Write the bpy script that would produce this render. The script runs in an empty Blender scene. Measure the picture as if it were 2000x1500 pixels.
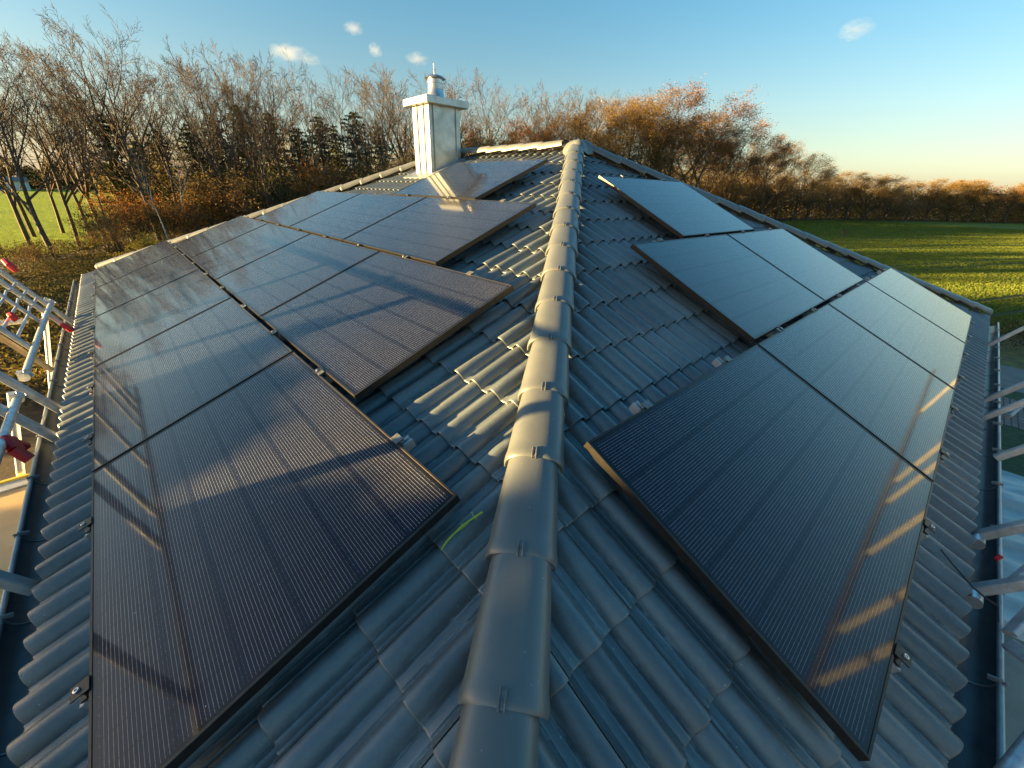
import bpy, math, random
import numpy as np
from mathutils import Matrix, Vector
R = math.radians
scene = bpy.context.scene
col = scene.collection
random.seed(7)
RS = np.random.RandomState(11)

# ------------------------------------------------------------------ camera
Z0 = 5.1                                   # ridge height above the ground
CAM = np.array([-4.285057, -3.552986, -0.517582 + Z0])
YAW, PITCH, ROLL, FPX = 0.81752422, -0.44198907, 0.03058228, 794.26578
_f = np.array([math.cos(YAW) * math.cos(PITCH), math.sin(YAW) * math.cos(PITCH), math.sin(PITCH)])
_r = np.array([math.sin(YAW), -math.cos(YAW), 0.0])
_u = np.cross(_r, _f)
_r2 = math.cos(ROLL) * _r + math.sin(ROLL) * _u
_u2 = -math.sin(ROLL) * _r + math.cos(ROLL) * _u
cd = bpy.data.cameras.new('camera')
cam = bpy.data.objects.new('camera', cd)
col.objects.link(cam)
cd.sensor_width = 36.0
cd.lens = 36.0 * FPX / 2000.0
cd.clip_start = 0.05
cd.clip_end = 8000.0
M = Matrix(((_r2[0], _u2[0], -_f[0], CAM[0]), (_r2[1], _u2[1], -_f[1], CAM[1]),
            (_r2[2], _u2[2], -_f[2], CAM[2]), (0, 0, 0, 1)))
cam.matrix_world = M
scene.camera = cam

# ------------------------------------------------------------------ sky, sun, exposure
SUN_AZ, SUN_EL = 151.0, 6.8               # azimuth counted from +X towards +Y
w = bpy.data.worlds.new("World")
scene.world = w
w.use_nodes = True
nt = w.node_tree
nt.nodes.clear()
sky = nt.nodes.new('ShaderNodeTexSky')
sky.sky_type = 'NISHITA'
sky.sun_disc = False
sky.sun_elevation = R(SUN_EL)
sky.sun_rotation = R(90.0 - SUN_AZ)
sky.air_density = 1.0
sky.dust_density = 1.0
sky.ozone_density = 1.6
bg = nt.nodes.new('ShaderNodeBackground')
bg.inputs['Strength'].default_value = 0.066
wo = nt.nodes.new('ShaderNodeOutputWorld')
hs = nt.nodes.new('ShaderNodeHueSaturation')
hs.inputs['Hue'].default_value = 0.493
tcw = nt.nodes.new('ShaderNodeTexCoord'); spw = nt.nodes.new('ShaderNodeSeparateXYZ')
nt.links.new(tcw.outputs['Generated'], spw.inputs[0])
def sky_curve(pts):                                     # value by height in the sky (z of the view direction)
    c = nt.nodes.new('ShaderNodeFloatCurve'); cu = c.mapping.curves[0]
    cu.points[0].location = (0.0, pts[0][1] / 2); cu.points[1].location = (1.0, pts[-1][1] / 2)
    for z, v in pts[1:-1]: cu.points.new(z, v / 2)
    for p in cu.points: p.handle_type = 'AUTO_CLAMPED'
    c.mapping.update(); nt.links.new(spw.outputs[2], c.inputs['Value'])
    m = nt.nodes.new('ShaderNodeMath'); m.operation = 'MULTIPLY'; m.inputs[1].default_value = 2.0
    nt.links.new(c.outputs[0], m.inputs[0]); return m.outputs[0]
nt.links.new(sky_curve([(0, .64), (.15, 1.10), (.30, 1.34), (1, 1.38)]), hs.inputs['Saturation'])
nt.links.new(sky_curve([(0, .55), (.15, .59), (.30, .67), (.6, .78), (1, .68)]), hs.inputs['Value'])
nt.links.new(sky.outputs[0], hs.inputs['Color'])
nt.links.new(hs.outputs[0], bg.inputs[0])
nt.links.new(bg.outputs[0], wo.inputs[0])
sd = bpy.data.lights.new('sun', 'SUN')
sd.energy = 5.0
sd.angle = R(0.6)
sd.color = (1.0, 0.66, 0.25)
sun = bpy.data.objects.new('sun', sd)
col.objects.link(sun)
_s = Vector((math.cos(R(SUN_EL)) * math.cos(R(SUN_AZ)), math.cos(R(SUN_EL)) * math.sin(R(SUN_AZ)), math.sin(R(SUN_EL))))
sun.rotation_euler = _s.to_track_quat('Z', 'Y').to_euler()
sun.location = (-30, 30, 30)
scene.view_settings.view_transform = 'Standard'
scene.view_settings.look = 'None'
scene.view_settings.exposure = 2.85
scene.view_settings.gamma = 1.0
scene.cycles.volume_bounces = 4

# ------------------------------------------------------------------ helpers
def pxray(px, py):
    d = _f + _r2 * (px - 1000) / FPX - _u2 * (py - 750) / FPX
    return d / np.linalg.norm(d)

def tag(o, label=None, cat=None, group=None, kind=None):
    if label: o['label'] = label
    if cat: o['category'] = cat
    if group: o['group'] = group
    if kind: o['kind'] = kind
    return o

def link(o, parent=None):
    col.objects.link(o)
    if parent is not None: o.parent = parent
    return o

def empty(name, loc=(0, 0, 0), parent=None):
    o = bpy.data.objects.new(name, None)
    o.empty_display_size = 0.1
    o.location = loc
    return link(o, parent)

def make_mesh(name, verts, faces, mat, smooth=False, uv=None):
    me = bpy.data.meshes.new(name)
    if isinstance(verts, np.ndarray): verts = verts.reshape(-1, 3)
    if isinstance(faces, np.ndarray) and faces.ndim == 2:
        n, k = faces.shape
        me.vertices.add(len(verts))
        me.vertices.foreach_set('co', np.asarray(verts, np.float32).ravel())
        me.loops.add(n * k)
        me.loops.foreach_set('vertex_index', faces.astype(np.int32).ravel())
        me.polygons.add(n)
        me.polygons.foreach_set('loop_start', np.arange(0, n * k, k, dtype=np.int32))
        try:
            me.polygons.foreach_set('loop_total', np.full(n, k, dtype=np.int32))
        except Exception:
            pass
        me.update(calc_edges=True)
        me.validate()
    else:
        me.from_pydata([tuple(v) for v in verts], [], [tuple(int(i) for i in f) for f in faces])
        me.update()
    if uv is not None:
        ul = me.uv_layers.new(name='UVMap')
        vi = np.zeros(len(me.loops), np.int32)
        me.loops.foreach_get('vertex_index', vi)
        ul.data.foreach_set('uv', np.asarray(uv, np.float32)[vi].ravel())
    if smooth:
        me.polygons.foreach_set('use_smooth', np.ones(len(me.polygons), bool))
    if mat is not None: me.materials.append(mat)
    return me

def mobj(name, me, parent=None):
    return link(bpy.data.objects.new(name, me), parent)

class MB:
    """collects boxes, bars and tubes into ONE mesh"""
    def __init__(s): s.v = []; s.f = []
    def add(s, vs, fs):
        o = len(s.v)
        s.v += [tuple(map(float, v)) for v in vs]
        s.f += [tuple(int(i) + o for i in f) for f in fs]
    def box(s, c, size, ax=None):
        c = np.array(c, float); h = np.array(size, float) / 2
        A = np.eye(3) if ax is None else np.array(ax, float)
        vs = [c + A[0] * h[0] * a + A[1] * h[1] * b + A[2] * h[2] * d for a in (-1, 1) for b in (-1, 1) for d in (-1, 1)]
        s.add(vs, [(0, 1, 3, 2), (4, 6, 7, 5), (0, 4, 5, 1), (2, 3, 7, 6), (0, 2, 6, 4), (1, 5, 7, 3)])
    def bar(s, p, q, wd, th, up=(0, 0, 1), bevel=0.0):
        p = np.array(p, float); q = np.array(q, float)
        z = q - p; L = np.linalg.norm(z); z /= L
        x = np.cross(np.array(up, float), z); x /= np.linalg.norm(x); y = np.cross(z, x)
        if bevel <= 0:
            s.box((p + q) / 2, (wd, th, L), (x, y, z)); return
        a, b = wd / 2, th / 2; k = bevel
        pr = [(-a + k, -b), (a - k, -b), (a, -b + k), (a, b - k), (a - k, b), (-a + k, b), (-a, b - k), (-a, -b + k)]
        n = len(pr)
        vs = [p + x * i + y * j for i, j in pr] + [q + x * i + y * j for i, j in pr]
        fs = [(i, (i + 1) % n, n + (i + 1) % n, n + i) for i in range(n)] + [tuple(range(n))[::-1], tuple(range(n, 2 * n))]
        s.add(vs, fs)
    def tube(s, pts, r, k=10, caps=True):
        pts = [np.array(p, float) for p in pts]
        rr = r if hasattr(r, '__len__') else [r] * len(pts)
        o = []
        for i, p in enumerate(pts):
            t = pts[min(i + 1, len(pts) - 1)] - pts[max(i - 1, 0)]
            t /= np.linalg.norm(t)
            a = np.array([0, 0, 1.0]) if abs(t[2]) < 0.9 else np.array([1.0, 0, 0])
            x = np.cross(a, t); x /= np.linalg.norm(x); y = np.cross(t, x)
            o += [p + rr[i] * (x * math.cos(2 * math.pi * j / k) + y * math.sin(2 * math.pi * j / k)) for j in range(k)]
        fs = [(i * k + j, i * k + (j + 1) % k, (i + 1) * k + (j + 1) % k, (i + 1) * k + j) for i in range(len(pts) - 1) for j in range(k)]
        if caps: fs += [tuple(range(k))[::-1], tuple(range((len(pts) - 1) * k, len(pts) * k))]
        s.add(o, fs)
    def lathe(s, c, prof, k=20, axis=(0, 0, 1)):
        pts = [np.array(c, float) + np.array(axis) * h for _, h in prof]
        z = np.array(axis, float); a = np.array([1.0, 0, 0]) if abs(z[0]) < .9 else np.array([0, 1.0, 0])
        x = np.cross(a, z); x /= np.linalg.norm(x); y = np.cross(z, x)
        vs = [p + r * (x * math.cos(2 * math.pi * j / k) + y * math.sin(2 * math.pi * j / k)) for p, (r, _) in zip(pts, prof) for j in range(k)]
        n = len(prof)
        fs = [(i * k + j, i * k + (j + 1) % k, (i + 1) * k + (j + 1) % k, (i + 1) * k + j) for i in range(n - 1) for j in range(k)]
        fs += [tuple(range(k))[::-1], tuple(range((n - 1) * k, n * k))]
        s.add(vs, fs)
    def build(s, name, mat, parent=None, smooth=False, bevel=0.0):
        me = make_mesh(name, s.v, s.f, mat, smooth)
        if smooth:
            try: me.set_sharp_from_angle(angle=R(40))
            except Exception: pass
        o = mobj(name, me, parent)
        if bevel > 0:
            m = o.modifiers.new('bevel', 'BEVEL'); m.width = bevel; m.segments = 2; m.limit_method = 'ANGLE'
        return o

# ------------------------------------------------------------------ materials
def new_mat(name):
    m = bpy.data.materials.new(name); m.use_nodes = True
    n = m.node_tree; b = n.nodes['Principled BSDF']
    return m, n, b

def N(n, t, **k):
    x = n.nodes.new(t)
    for a, v in k.items(): setattr(x, a, v)
    return x

def noise_node(n, scale, detail=4, rough=0.6, vec=None, dist=0.0):
    t = N(n, 'ShaderNodeTexNoise'); t.inputs['Scale'].default_value = scale
    t.inputs['Detail'].default_value = detail; t.inputs['Roughness'].default_value = rough
    t.inputs['Distortion'].default_value = dist
    if vec is not None: n.links.new(vec, t.inputs['Vector'])
    return t

def ramp(n, src, stops):
    r = N(n, 'ShaderNodeValToRGB')
    e = r.color_ramp.elements
    while len(e) > 1: e.remove(e[-1])
    e[0].position = stops[0][0]; e[0].color = tuple(stops[0][1]) + (1,)
    for p, c in stops[1:]:
        x = e.new(p); x.color = tuple(c) + (1,)
    n.links.new(src, r.inputs[0])
    return r

def math_n(n, op, a, b=None, c=None):
    m = N(n, 'ShaderNodeMath', operation=op)
    for i, x in enumerate((a, b, c)):
        if x is None: continue
        if isinstance(x, (int, float)): m.inputs[i].default_value = x
        else: n.links.new(x, m.inputs[i])
    return m.outputs[0]

def mixc(n, fac, a, b):
    m = N(n, 'ShaderNodeMix', data_type='RGBA')
    if isinstance(fac, (int, float)): m.inputs[0].default_value = fac
    else: n.links.new(fac, m.inputs[0])
    for i, x in ((6, a), (7, b)):
        if isinstance(x, tuple): m.inputs[i].default_value = x + (1,) if len(x) == 3 else x
        else: n.links.new(x, m.inputs[i])
    return m.outputs[2]

def bump(n, b, h, strength=0.3, dist=0.01):
    x = N(n, 'ShaderNodeBump'); x.inputs['Strength'].default_value = strength; x.inputs['Distance'].default_value = dist
    n.links.new(h, x.inputs['Height']); n.links.new(x.outputs[0], b.inputs['Normal'])

def simple_mat(name, c1, c2, scale=6.0, rough=0.6, metal=0.0, bmp=0.0, bscale=None, stops=(0.35, 0.65), spec=0.5):
    m, n, b = new_mat(name)
    tc = N(n, 'ShaderNodeTexCoord')
    t = noise_node(n, scale, 6, 0.62, tc.outputs['Object'])
    rp = ramp(n, t.outputs[0], [(stops[0], c1), (stops[1], c2)])
    n.links.new(rp.outputs[0], b.inputs['Base Color'])
    b.inputs['Roughness'].default_value = rough; b.inputs['Metallic'].default_value = metal
    b.inputs['Specular IOR Level'].default_value = spec
    if bmp > 0:
        t2 = noise_node(n, bscale or scale * 4, 5, 0.6, tc.outputs['Object'])
        bump(n, b, t2.outputs[0], bmp)
    return m

def tile_material():
    m, n, b = new_mat('concrete_roof_tile')
    tc = N(n, 'ShaderNodeTexCoord'); uv = N(n, 'ShaderNodeUVMap')
    big = noise_node(n, 1.7, 5, 0.6, tc.outputs['Object'])
    fine = noise_node(n, 38, 6, 0.7, tc.outputs['Object'])
    grain = noise_node(n, 420, 3, 0.6, tc.outputs['Object'])
    base = ramp(n, big.outputs[0], [(0.3, (0.096, 0.118, 0.128)), (0.7, (0.146, 0.170, 0.176))])
    spk = ramp(n, fine.outputs[0], [(0.35, (0.84, 0.84, 0.84)), (0.7, (1.10, 1.10, 1.10))])
    mul = N(n, 'ShaderNodeMix', data_type='RGBA', blend_type='MULTIPLY'); mul.inputs[0].default_value = 1.0
    n.links.new(base.outputs[0], mul.inputs[6]); n.links.new(spk.outputs[0], mul.inputs[7])
    # per tile tone
    sp = N(n, 'ShaderNodeSeparateXYZ'); n.links.new(uv.outputs[0], sp.inputs[0])
    fx = math_n(n, 'FLOOR', math_n(n, 'MULTIPLY', sp.outputs[0], 0.5)); fy = math_n(n, 'FLOOR', sp.outputs[1])
    cb = N(n, 'ShaderNodeCombineXYZ'); n.links.new(fx, cb.inputs[0]); n.links.new(fy, cb.inputs[1])
    wn = N(n, 'ShaderNodeTexWhiteNoise'); n.links.new(cb.outputs[0], wn.inputs['Vector'])
    tone = math_n(n, 'MULTIPLY_ADD', wn.outputs[0], 0.45, 0.78)
    mul2 = N(n, 'ShaderNodeMix', data_type='RGBA', blend_type='MULTIPLY'); mul2.inputs[0].default_value = 1.0
    n.links.new(mul.outputs[2], mul2.inputs[6]); n.links.new(tone, mul2.inputs[7])
    # pale lime streaks along the trough ribs
    fr = math_n(n, 'FRACT', sp.outputs[0])
    d1 = math_n(n, 'ABSOLUTE', math_n(n, 'SUBTRACT', fr, 0.36))
    d2 = math_n(n, 'ABSOLUTE', math_n(n, 'SUBTRACT', fr, 0.635))
    dd = math_n(n, 'MINIMUM', d1, d2)
    band = N(n, 'ShaderNodeMapRange'); n.links.new(dd, band.inputs[0])
    band.inputs[1].default_value = 0.02; band.inputs[2].default_value = 0.075
    band.inputs[3].default_value = 1.0; band.inputs[4].default_value = 0.0
    mp = N(n, 'ShaderNodeMapping'); n.links.new(uv.outputs[0], mp.inputs[0]); mp.inputs['Scale'].default_value = (9.0, 2.2, 1)
    st = noise_node(n, 1.0, 8, 0.72, mp.outputs[0])
    stm = ramp(n, st.outputs[0], [(0.49, (0, 0, 0)), (0.58, (1, 1, 1))])
    mp2 = N(n, 'ShaderNodeMapping'); n.links.new(uv.outputs[0], mp2.inputs[0]); mp2.inputs['Scale'].default_value = (0.5, 0.45, 1)
    st2 = noise_node(n, 1.3, 2, 0.5, mp2.outputs[0])
    stm2 = ramp(n, st2.outputs[0], [(0.36, (0.0, 0.0, 0.0)), (0.58, (1, 1, 1))])
    lime = math_n(n, 'MULTIPLY', math_n(n, 'MULTIPLY', band.outputs[0], stm.outputs[0]), stm2.outputs[0])
    # faint lime bloom + pin specks
    bl = noise_node(n, 14, 7, 0.75, tc.outputs['Object'])
    blm = ramp(n, bl.outputs[0], [(0.60, (0, 0, 0)), (0.78, (0.30, 0.30, 0.30))])
    vo = N(n, 'ShaderNodeTexVoronoi'); vo.inputs['Scale'].default_value = 26; n.links.new(tc.outputs['Object'], vo.inputs['Vector'])
    sk = math_n(n, 'LESS_THAN', vo.outputs['Distance'], 0.075)
    sk2 = noise_node(n, 5, 2, 0.5, tc.outputs['Object'])
    sk = math_n(n, 'MULTIPLY', sk, math_n(n, 'GREATER_THAN', sk2.outputs[0], 0.53))
    tot = math_n(n, 'ADD', math_n(n, 'MULTIPLY', lime, 0.62), math_n(n, 'MULTIPLY', sk, 0.5)); tot = math_n(n, 'ADD', tot, blm.outputs[0])
    tot = math_n(n, 'MINIMUM', tot, 0.9)
    c = mixc(n, tot, mul2.outputs[2], (0.42, 0.47, 0.47))
    n.links.new(c, b.inputs['Base Color'])
    rr = ramp(n, fine.outputs[0], [(0.3, (0.28,) * 3), (0.75, (0.42,) * 3)])
    n.links.new(rr.outputs[0], b.inputs['Roughness'])
    b.inputs['Specular IOR Level'].default_value = 1.0
    hsum = math_n(n, 'ADD', math_n(n, 'MULTIPLY', fine.outputs[0], 0.6), math_n(n, 'MULTIPLY', grain.outputs[0], 0.5))
    bump(n, b, hsum, 0.35, 0.004)
    return m

def ridge_material():
    m, n, b = new_mat('concrete_ridge_tile')
    tc = N(n, 'ShaderNodeTexCoord'); oi = N(n, 'ShaderNodeObjectInfo')
    ad = N(n, 'ShaderNodeVectorMath', operation='ADD'); n.links.new(tc.outputs['Object'], ad.inputs[0])
    sc = N(n, 'ShaderNodeVectorMath', operation='SCALE'); sc.inputs[3].default_value = 40
    cb = N(n, 'ShaderNodeCombineXYZ'); n.links.new(oi.outputs['Random'], cb.inputs[0]); n.links.new(oi.outputs['Random'], cb.inputs[1])
    n.links.new(cb.outputs[0], sc.inputs[0]); n.links.new(sc.outputs[0], ad.inputs[1])
    v = ad.outputs[0]
    big = noise_node(n, 6, 5, 0.6, v); fine = noise_node(n, 60, 6, 0.7, v); grain = noise_node(n, 500, 3, 0.6, v)
    base = ramp(n, big.outputs[0], [(0.3, (0.098, 0.110, 0.110)), (0.7, (0.132, 0.142, 0.138))])
    tone = math_n(n, 'MULTIPLY_ADD', oi.outputs['Random'], 0.14, 0.92)
    mul = N(n, 'ShaderNodeMix', data_type='RGBA', blend_type='MULTIPLY'); mul.inputs[0].default_value = 1.0
    n.links.new(base.outputs[0], mul.inputs[6]); n.links.new(tone, mul.inputs[7])
    mp = N(n, 'ShaderNodeMapping'); n.links.new(v, mp.inputs[0]); mp.inputs['Scale'].default_value = (9, 50, 30)
    sc1 = noise_node(n, 1.0, 7, 0.75, mp.outputs[0])
    scm = ramp(n, sc1.outputs[0], [(0.66, (0, 0, 0)), (0.74, (0.45,) * 3)])
    vo = N(n, 'ShaderNodeTexVoronoi'); vo.inputs['Scale'].default_value = 22; n.links.new(v, vo.inputs['Vector'])
    sk = math_n(n, 'MULTIPLY', math_n(n, 'LESS_THAN', vo.outputs['Distance'], 0.06), 0.5)
    c = mixc(n, math_n(n, 'MAXIMUM', scm.outputs[0], sk), mul.outputs[2], (0.30, 0.33, 0.33))
    n.links.new(c, b.inputs['Base Color'])
    rr = ramp(n, fine.outputs[0], [(0.3, (0.32,) * 3), (0.75, (0.46,) * 3)])
    n.links.new(rr.outputs[0], b.inputs['Roughness']); b.inputs['Specular IOR Level'].default_value = 0.85
    bump(n, b, math_n(n, 'ADD', math_n(n, 'MULTIPLY', fine.outputs[0], 0.5), math_n(n, 'MULTIPLY', grain.outputs[0], 0.5)), 0.25, 0.003)
    return m

PW, PH = 1.765, 1.134                     # solar panel, long side along the eave
def panel_material():
    m, n, b = new_mat('solar_cells_under_glass')
    uv = N(n, 'ShaderNodeUVMap'); sp = N(n, 'ShaderNodeSeparateXYZ'); n.links.new(uv.outputs[0], sp.inputs[0])
    X, Y = sp.outputs[0], sp.outputs[1]            # metres on the glass, from a corner
    mX, mY = 0.022, 0.020
    cw = (PH - 2 * mY) / 6.0                        # cell width across the short side
    y6 = math_n(n, 'DIVIDE', math_n(n, 'SUBTRACT', Y, mY), cw)
    fy = math_n(n, 'FRACT', y6)
    cx = (PW - 2 * mX - 0.012) / 18.0
    x18 = math_n(n, 'DIVIDE', math_n(n, 'SUBTRACT', X, mX), cx)
    fx = math_n(n, 'FRACT', x18)
    inY = math_n(n, 'LESS_THAN', math_n(n, 'ABSOLUTE', math_n(n, 'SUBTRACT', Y, PH / 2)), PH / 2 - mY)
    inX = math_n(n, 'LESS_THAN', math_n(n, 'ABSOLUTE', math_n(n, 'SUBTRACT', X, PW / 2)), PW / 2 - mX)
    inside = math_n(n, 'MULTIPLY', inX, inY)
    # cell edge gap
    ey = math_n(n, 'ABSOLUTE', math_n(n, 'SUBTRACT', fy, 0.5))
    ex = math_n(n, 'ABSOLUTE', math_n(n, 'SUBTRACT', fx, 0.5))
    cellm = math_n(n, 'MULTIPLY', math_n(n, 'LESS_THAN', ey, 0.49), math_n(n, 'LESS_THAN', ex, 0.485))
    cellm = math_n(n, 'MULTIPLY', cellm, inside)
    # 16 round wires per cell
    wy = math_n(n, 'FRACT', math_n(n, 'MULTIPLY', fy, 16.0))
    wd = math_n(n, 'ABSOLUTE', math_n(n, 'SUBTRACT', wy, 0.5))
    WHALF = 0.026
    wire = math_n(n, 'LESS_THAN', wd, WHALF)
    wire = math_n(n, 'MULTIPLY', wire, math_n(n, 'LESS_THAN', ey, 0.468))
    wire = math_n(n, 'MULTIPLY', wire, math_n(n, 'LESS_THAN', ex, 0.488))
    wire = math_n(n, 'MULTIPLY', wire, inside)
    # solder beads
    bx = math_n(n, 'ABSOLUTE', math_n(n, 'SUBTRACT', math_n(n, 'FRACT', math_n(n, 'MULTIPLY', fx, 3.0)), 0.5))
    bead = math_n(n, 'MULTIPLY', math_n(n, 'LESS_THAN', bx, 0.018), math_n(n, 'LESS_THAN', wd, 0.055))
    bead = math_n(n, 'MULTIPLY', bead, inside)
    tc = N(n, 'ShaderNodeTexCoord'); oi = N(n, 'ShaderNodeObjectInfo')
    cell = mixc(n, cellm, (0.0015, 0.0016, 0.004), (0.0018, 0.0040, 0.018))
    ds = noise_node(n, 3.0, 6, 0.7, tc.outputs['Object'])
    dust = ramp(n, ds.outputs[0], [(0.3, (0.006,) * 3), (0.8, (0.022,) * 3)])
    c2 = mixc(n, dust.outputs[0], cell, (0.35, 0.36, 0.38))
    wv = N(n, 'ShaderNodeTexWhiteNoise'); 
    cbv = N(n, 'ShaderNodeCombineXYZ'); n.links.new(math_n(n, 'FLOOR', math_n(n, 'MULTIPLY', y6, 16)), cbv.inputs[0]); n.links.new(math_n(n, 'FLOOR', x18), cbv.inputs[1])
    n.links.new(cbv.outputs[0], wv.inputs['Vector'])
    wc = math_n(n, 'MULTIPLY_ADD', wv.outputs[0], 0.10, 0.42)
    wcol = N(n, 'ShaderNodeCombineColor'); 
    for i in range(3): n.links.new(wc, wcol.inputs[i])
    wm = math_n(n, 'MAXIMUM', wire, bead)
    c3 = mixc(n, wm, c2, wcol.outputs[0])
    # tiny pale specks of dirt
    vo = N(n, 'ShaderNodeTexVoronoi'); vo.inputs['Scale'].default_value = 11; n.links.new(tc.outputs['Object'], vo.inputs['Vector'])
    sk = math_n(n, 'LESS_THAN', vo.outputs['Distance'], 0.022)
    c4 = mixc(n, math_n(n, 'MULTIPLY', sk, 0.7), c3, (0.5, 0.5, 0.5))
    n.links.new(c4, b.inputs['Base Color'])
    n.links.new(wm, b.inputs['Metallic'])
    b.inputs['Roughness'].default_value = 0.36
    # the wires are round: their normal turns about the wire
    sn = math_n(n, 'MULTIPLY', math_n(n, 'DIVIDE', math_n(n, 'SUBTRACT', wy, 0.5), WHALF), wire)
    sn = math_n(n, 'MAXIMUM', math_n(n, 'MINIMUM', sn, 0.94), -0.94)
    cs = math_n(n, 'SQRT', math_n(n, 'SUBTRACT', 1.0, math_n(n, 'MULTIPLY', sn, sn)))
    vc = N(n, 'ShaderNodeCombineXYZ'); n.links.new(sn, vc.inputs[1]); n.links.new(cs, vc.inputs[2])
    vt = N(n, 'ShaderNodeVectorTransform', vector_type='NORMAL', convert_from='OBJECT', convert_to='WORLD'); n.links.new(vc.outputs[0], vt.inputs[0])
    n.links.new(vt.outputs[0], b.inputs['Normal'])
    gn = N(n, 'ShaderNodeNewGeometry'); n.links.new(gn.outputs['Normal'], b.inputs['Coat Normal'])
    b.inputs['Specular IOR Level'].default_value = 0.05
    b.inputs['Coat Weight'].default_value = 1.0
    rr = ramp(n, ds.outputs[0], [(0.3, (0.05,) * 3), (0.8, (0.08,) * 3)])
    n.links.new(rr.outputs[0], b.inputs['Coat Roughness'])
    b.inputs['Coat IOR'].default_value = 1.28
    return m

def island_leaf_mat(name, stops, rough=0.75, trans=0.25):
    m, n, b = new_mat(name)
    g = N(n, 'ShaderNodeNewGeometry'); oi = N(n, 'ShaderNodeObjectInfo')
    tc = N(n, 'ShaderNodeTexCoord')
    t = noise_node(n, 0.55, 3, 0.6, tc.outputs['Object'])
    v = math_n(n, 'ADD', math_n(n, 'MULTIPLY', g.outputs['Random Per Island'], 0.55), math_n(n, 'MULTIPLY', t.outputs[0], 0.55))
    v = math_n(n, 'ADD', v, math_n(n, 'MULTIPLY_ADD', oi.outputs['Random'], 0.24, -0.15))
    rp = ramp(n, v, stops)
    n.links.new(rp.outputs[0], b.inputs['Base Color'])
    b.inputs['Roughness'].default_value = rough
    b.inputs['Specular IOR Level'].default_value = 0.15
    if trans > 0:
        tr = N(n, 'ShaderNodeBsdfTranslucent'); n.links.new(rp.outputs[0], tr.inputs[0])
        mx = N(n, 'ShaderNodeMixShader'); mx.inputs[0].default_value = trans
        out = [x for x in n.nodes if x.type == 'OUTPUT_MATERIAL'][0]
        n.links.new(b.outputs[0], mx.inputs[1]); n.links.new(tr.outputs[0], mx.inputs[2]); n.links.new(mx.outputs[0], out.inputs[0])
    return m

MT = {}
MT['tile'] = tile_material()
MT['ridge'] = ridge_material()
MT['cells'] = panel_material()
MT['black_alu'] = simple_mat('black_anodised_frame', (0.018, 0.017, 0.016), (0.030, 0.028, 0.026), 30, 0.40, 0.45, 0.05, 200)
MT['black_plastic'] = simple_mat('black_plastic', (0.012, 0.012, 0.013), (0.02, 0.02, 0.021), 20, 0.5)
MT['alu'] = simple_mat('bare_aluminium', (0.34, 0.35, 0.36), (0.52, 0.53, 0.54), 14, 0.48, 0.4, 0.12, 60)
MT['galv'] = simple_mat('galvanised_steel', (0.42, 0.45, 0.48), (0.68, 0.70, 0.72), 22, 0.38, 0.8, 0.15, 90)
MT['clipmetal'] = simple_mat('dull_clip_metal', (0.10, 0.11, 0.11), (0.22, 0.23, 0.23), 30, 0.42, 0.6)
MT['zinc'] = simple_mat('chimney_sheet_metal', (0.30, 0.325, 0.33), (0.50, 0.52, 0.52), 5, 0.36, 0.75, 0.14, 24)
MT['steel'] = simple_mat('brushed_steel', (0.42, 0.43, 0.43), (0.62, 0.62, 0.62), 8, 0.30, 0.9)
MT['gutter'] = simple_mat('grey_blue_gutter_metal', (0.045, 0.060, 0.070), (0.085, 0.10, 0.11), 7, 0.36, 0.35, 0.06, 60)
MT['gutter_rim'] = simple_mat('gutter_rim_metal', (0.22, 0.26, 0.28), (0.33, 0.37, 0.39), 10, 0.32, 0.55)
MT['red'] = simple_mat('red_plastic_claw', (0.42, 0.006, 0.012), (0.55, 0.012, 0.02), 8, 0.4)
MT['yellow'] = simple_mat('yellow_painted_edge', (0.65, 0.50, 0.05), (0.75, 0.60, 0.08), 8, 0.5)
MT['wood'] = simple_mat('pale_timber', (0.36, 0.22, 0.10), (0.52, 0.36, 0.18), 5, 0.65, 0, 0.1, 60)
MT['ply'] = simple_mat('tan_plywood_deck', (0.55, 0.38, 0.17), (0.66, 0.47, 0.23), 3, 0.55, 0, 0.05, 90)
MT['wall'] = simple_mat('white_render', (0.62, 0.61, 0.58), (0.72, 0.71, 0.68), 4, 0.85, 0, 0.15, 120)
MT['white_metal'] = simple_mat('white_drip_edge', (0.62, 0.68, 0.74), (0.72, 0.77, 0.82), 6, 0.4)
MT['chalk'] = simple_mat('yellow_green_chalk', (0.42, 0.55, 0.06), (0.55, 0.68, 0.12), 60, 0.9)
MT['cable'] = simple_mat('black_cable', (0.01, 0.01, 0.01), (0.015, 0.015, 0.015), 10, 0.5)
MT['bark'] = simple_mat('grey_brown_bark', (0.045, 0.035, 0.026), (0.11, 0.088, 0.065), 3.0, 0.9, 0, 0.4, 14)
MT['twig'] = simple_mat('brown_twigs', (0.055, 0.040, 0.028), (0.12, 0.088, 0.060), 1.0, 0.9)
MT['birch'] = simple_mat('pale_birch_bark', (0.30, 0.26, 0.20), (0.55, 0.50, 0.42), 4.0, 0.8, 0, 0.3, 14)
MT['russet'] = island_leaf_mat('russet_leaves', [(0.2, (0.10, 0.052, 0.016)), (0.5, (0.27, 0.115, 0.026)), (0.8, (0.44, 0.19, 0.042))], 0.75, 0.35)
MT['brown'] = island_leaf_mat('brown_twig_leaves', [(0.2, (0.11, 0.074, 0.026)), (0.5, (0.26, 0.165, 0.052)), (0.8, (0.42, 0.27, 0.08))], 0.75, 0.35)
MT['ochre'] = island_leaf_mat('ochre_leaves', [(0.2, (0.13, 0.084, 0.018)), (0.5, (0.31, 0.185, 0.036)), (0.8, (0.48, 0.30, 0.06))], 0.75, 0.35)
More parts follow.
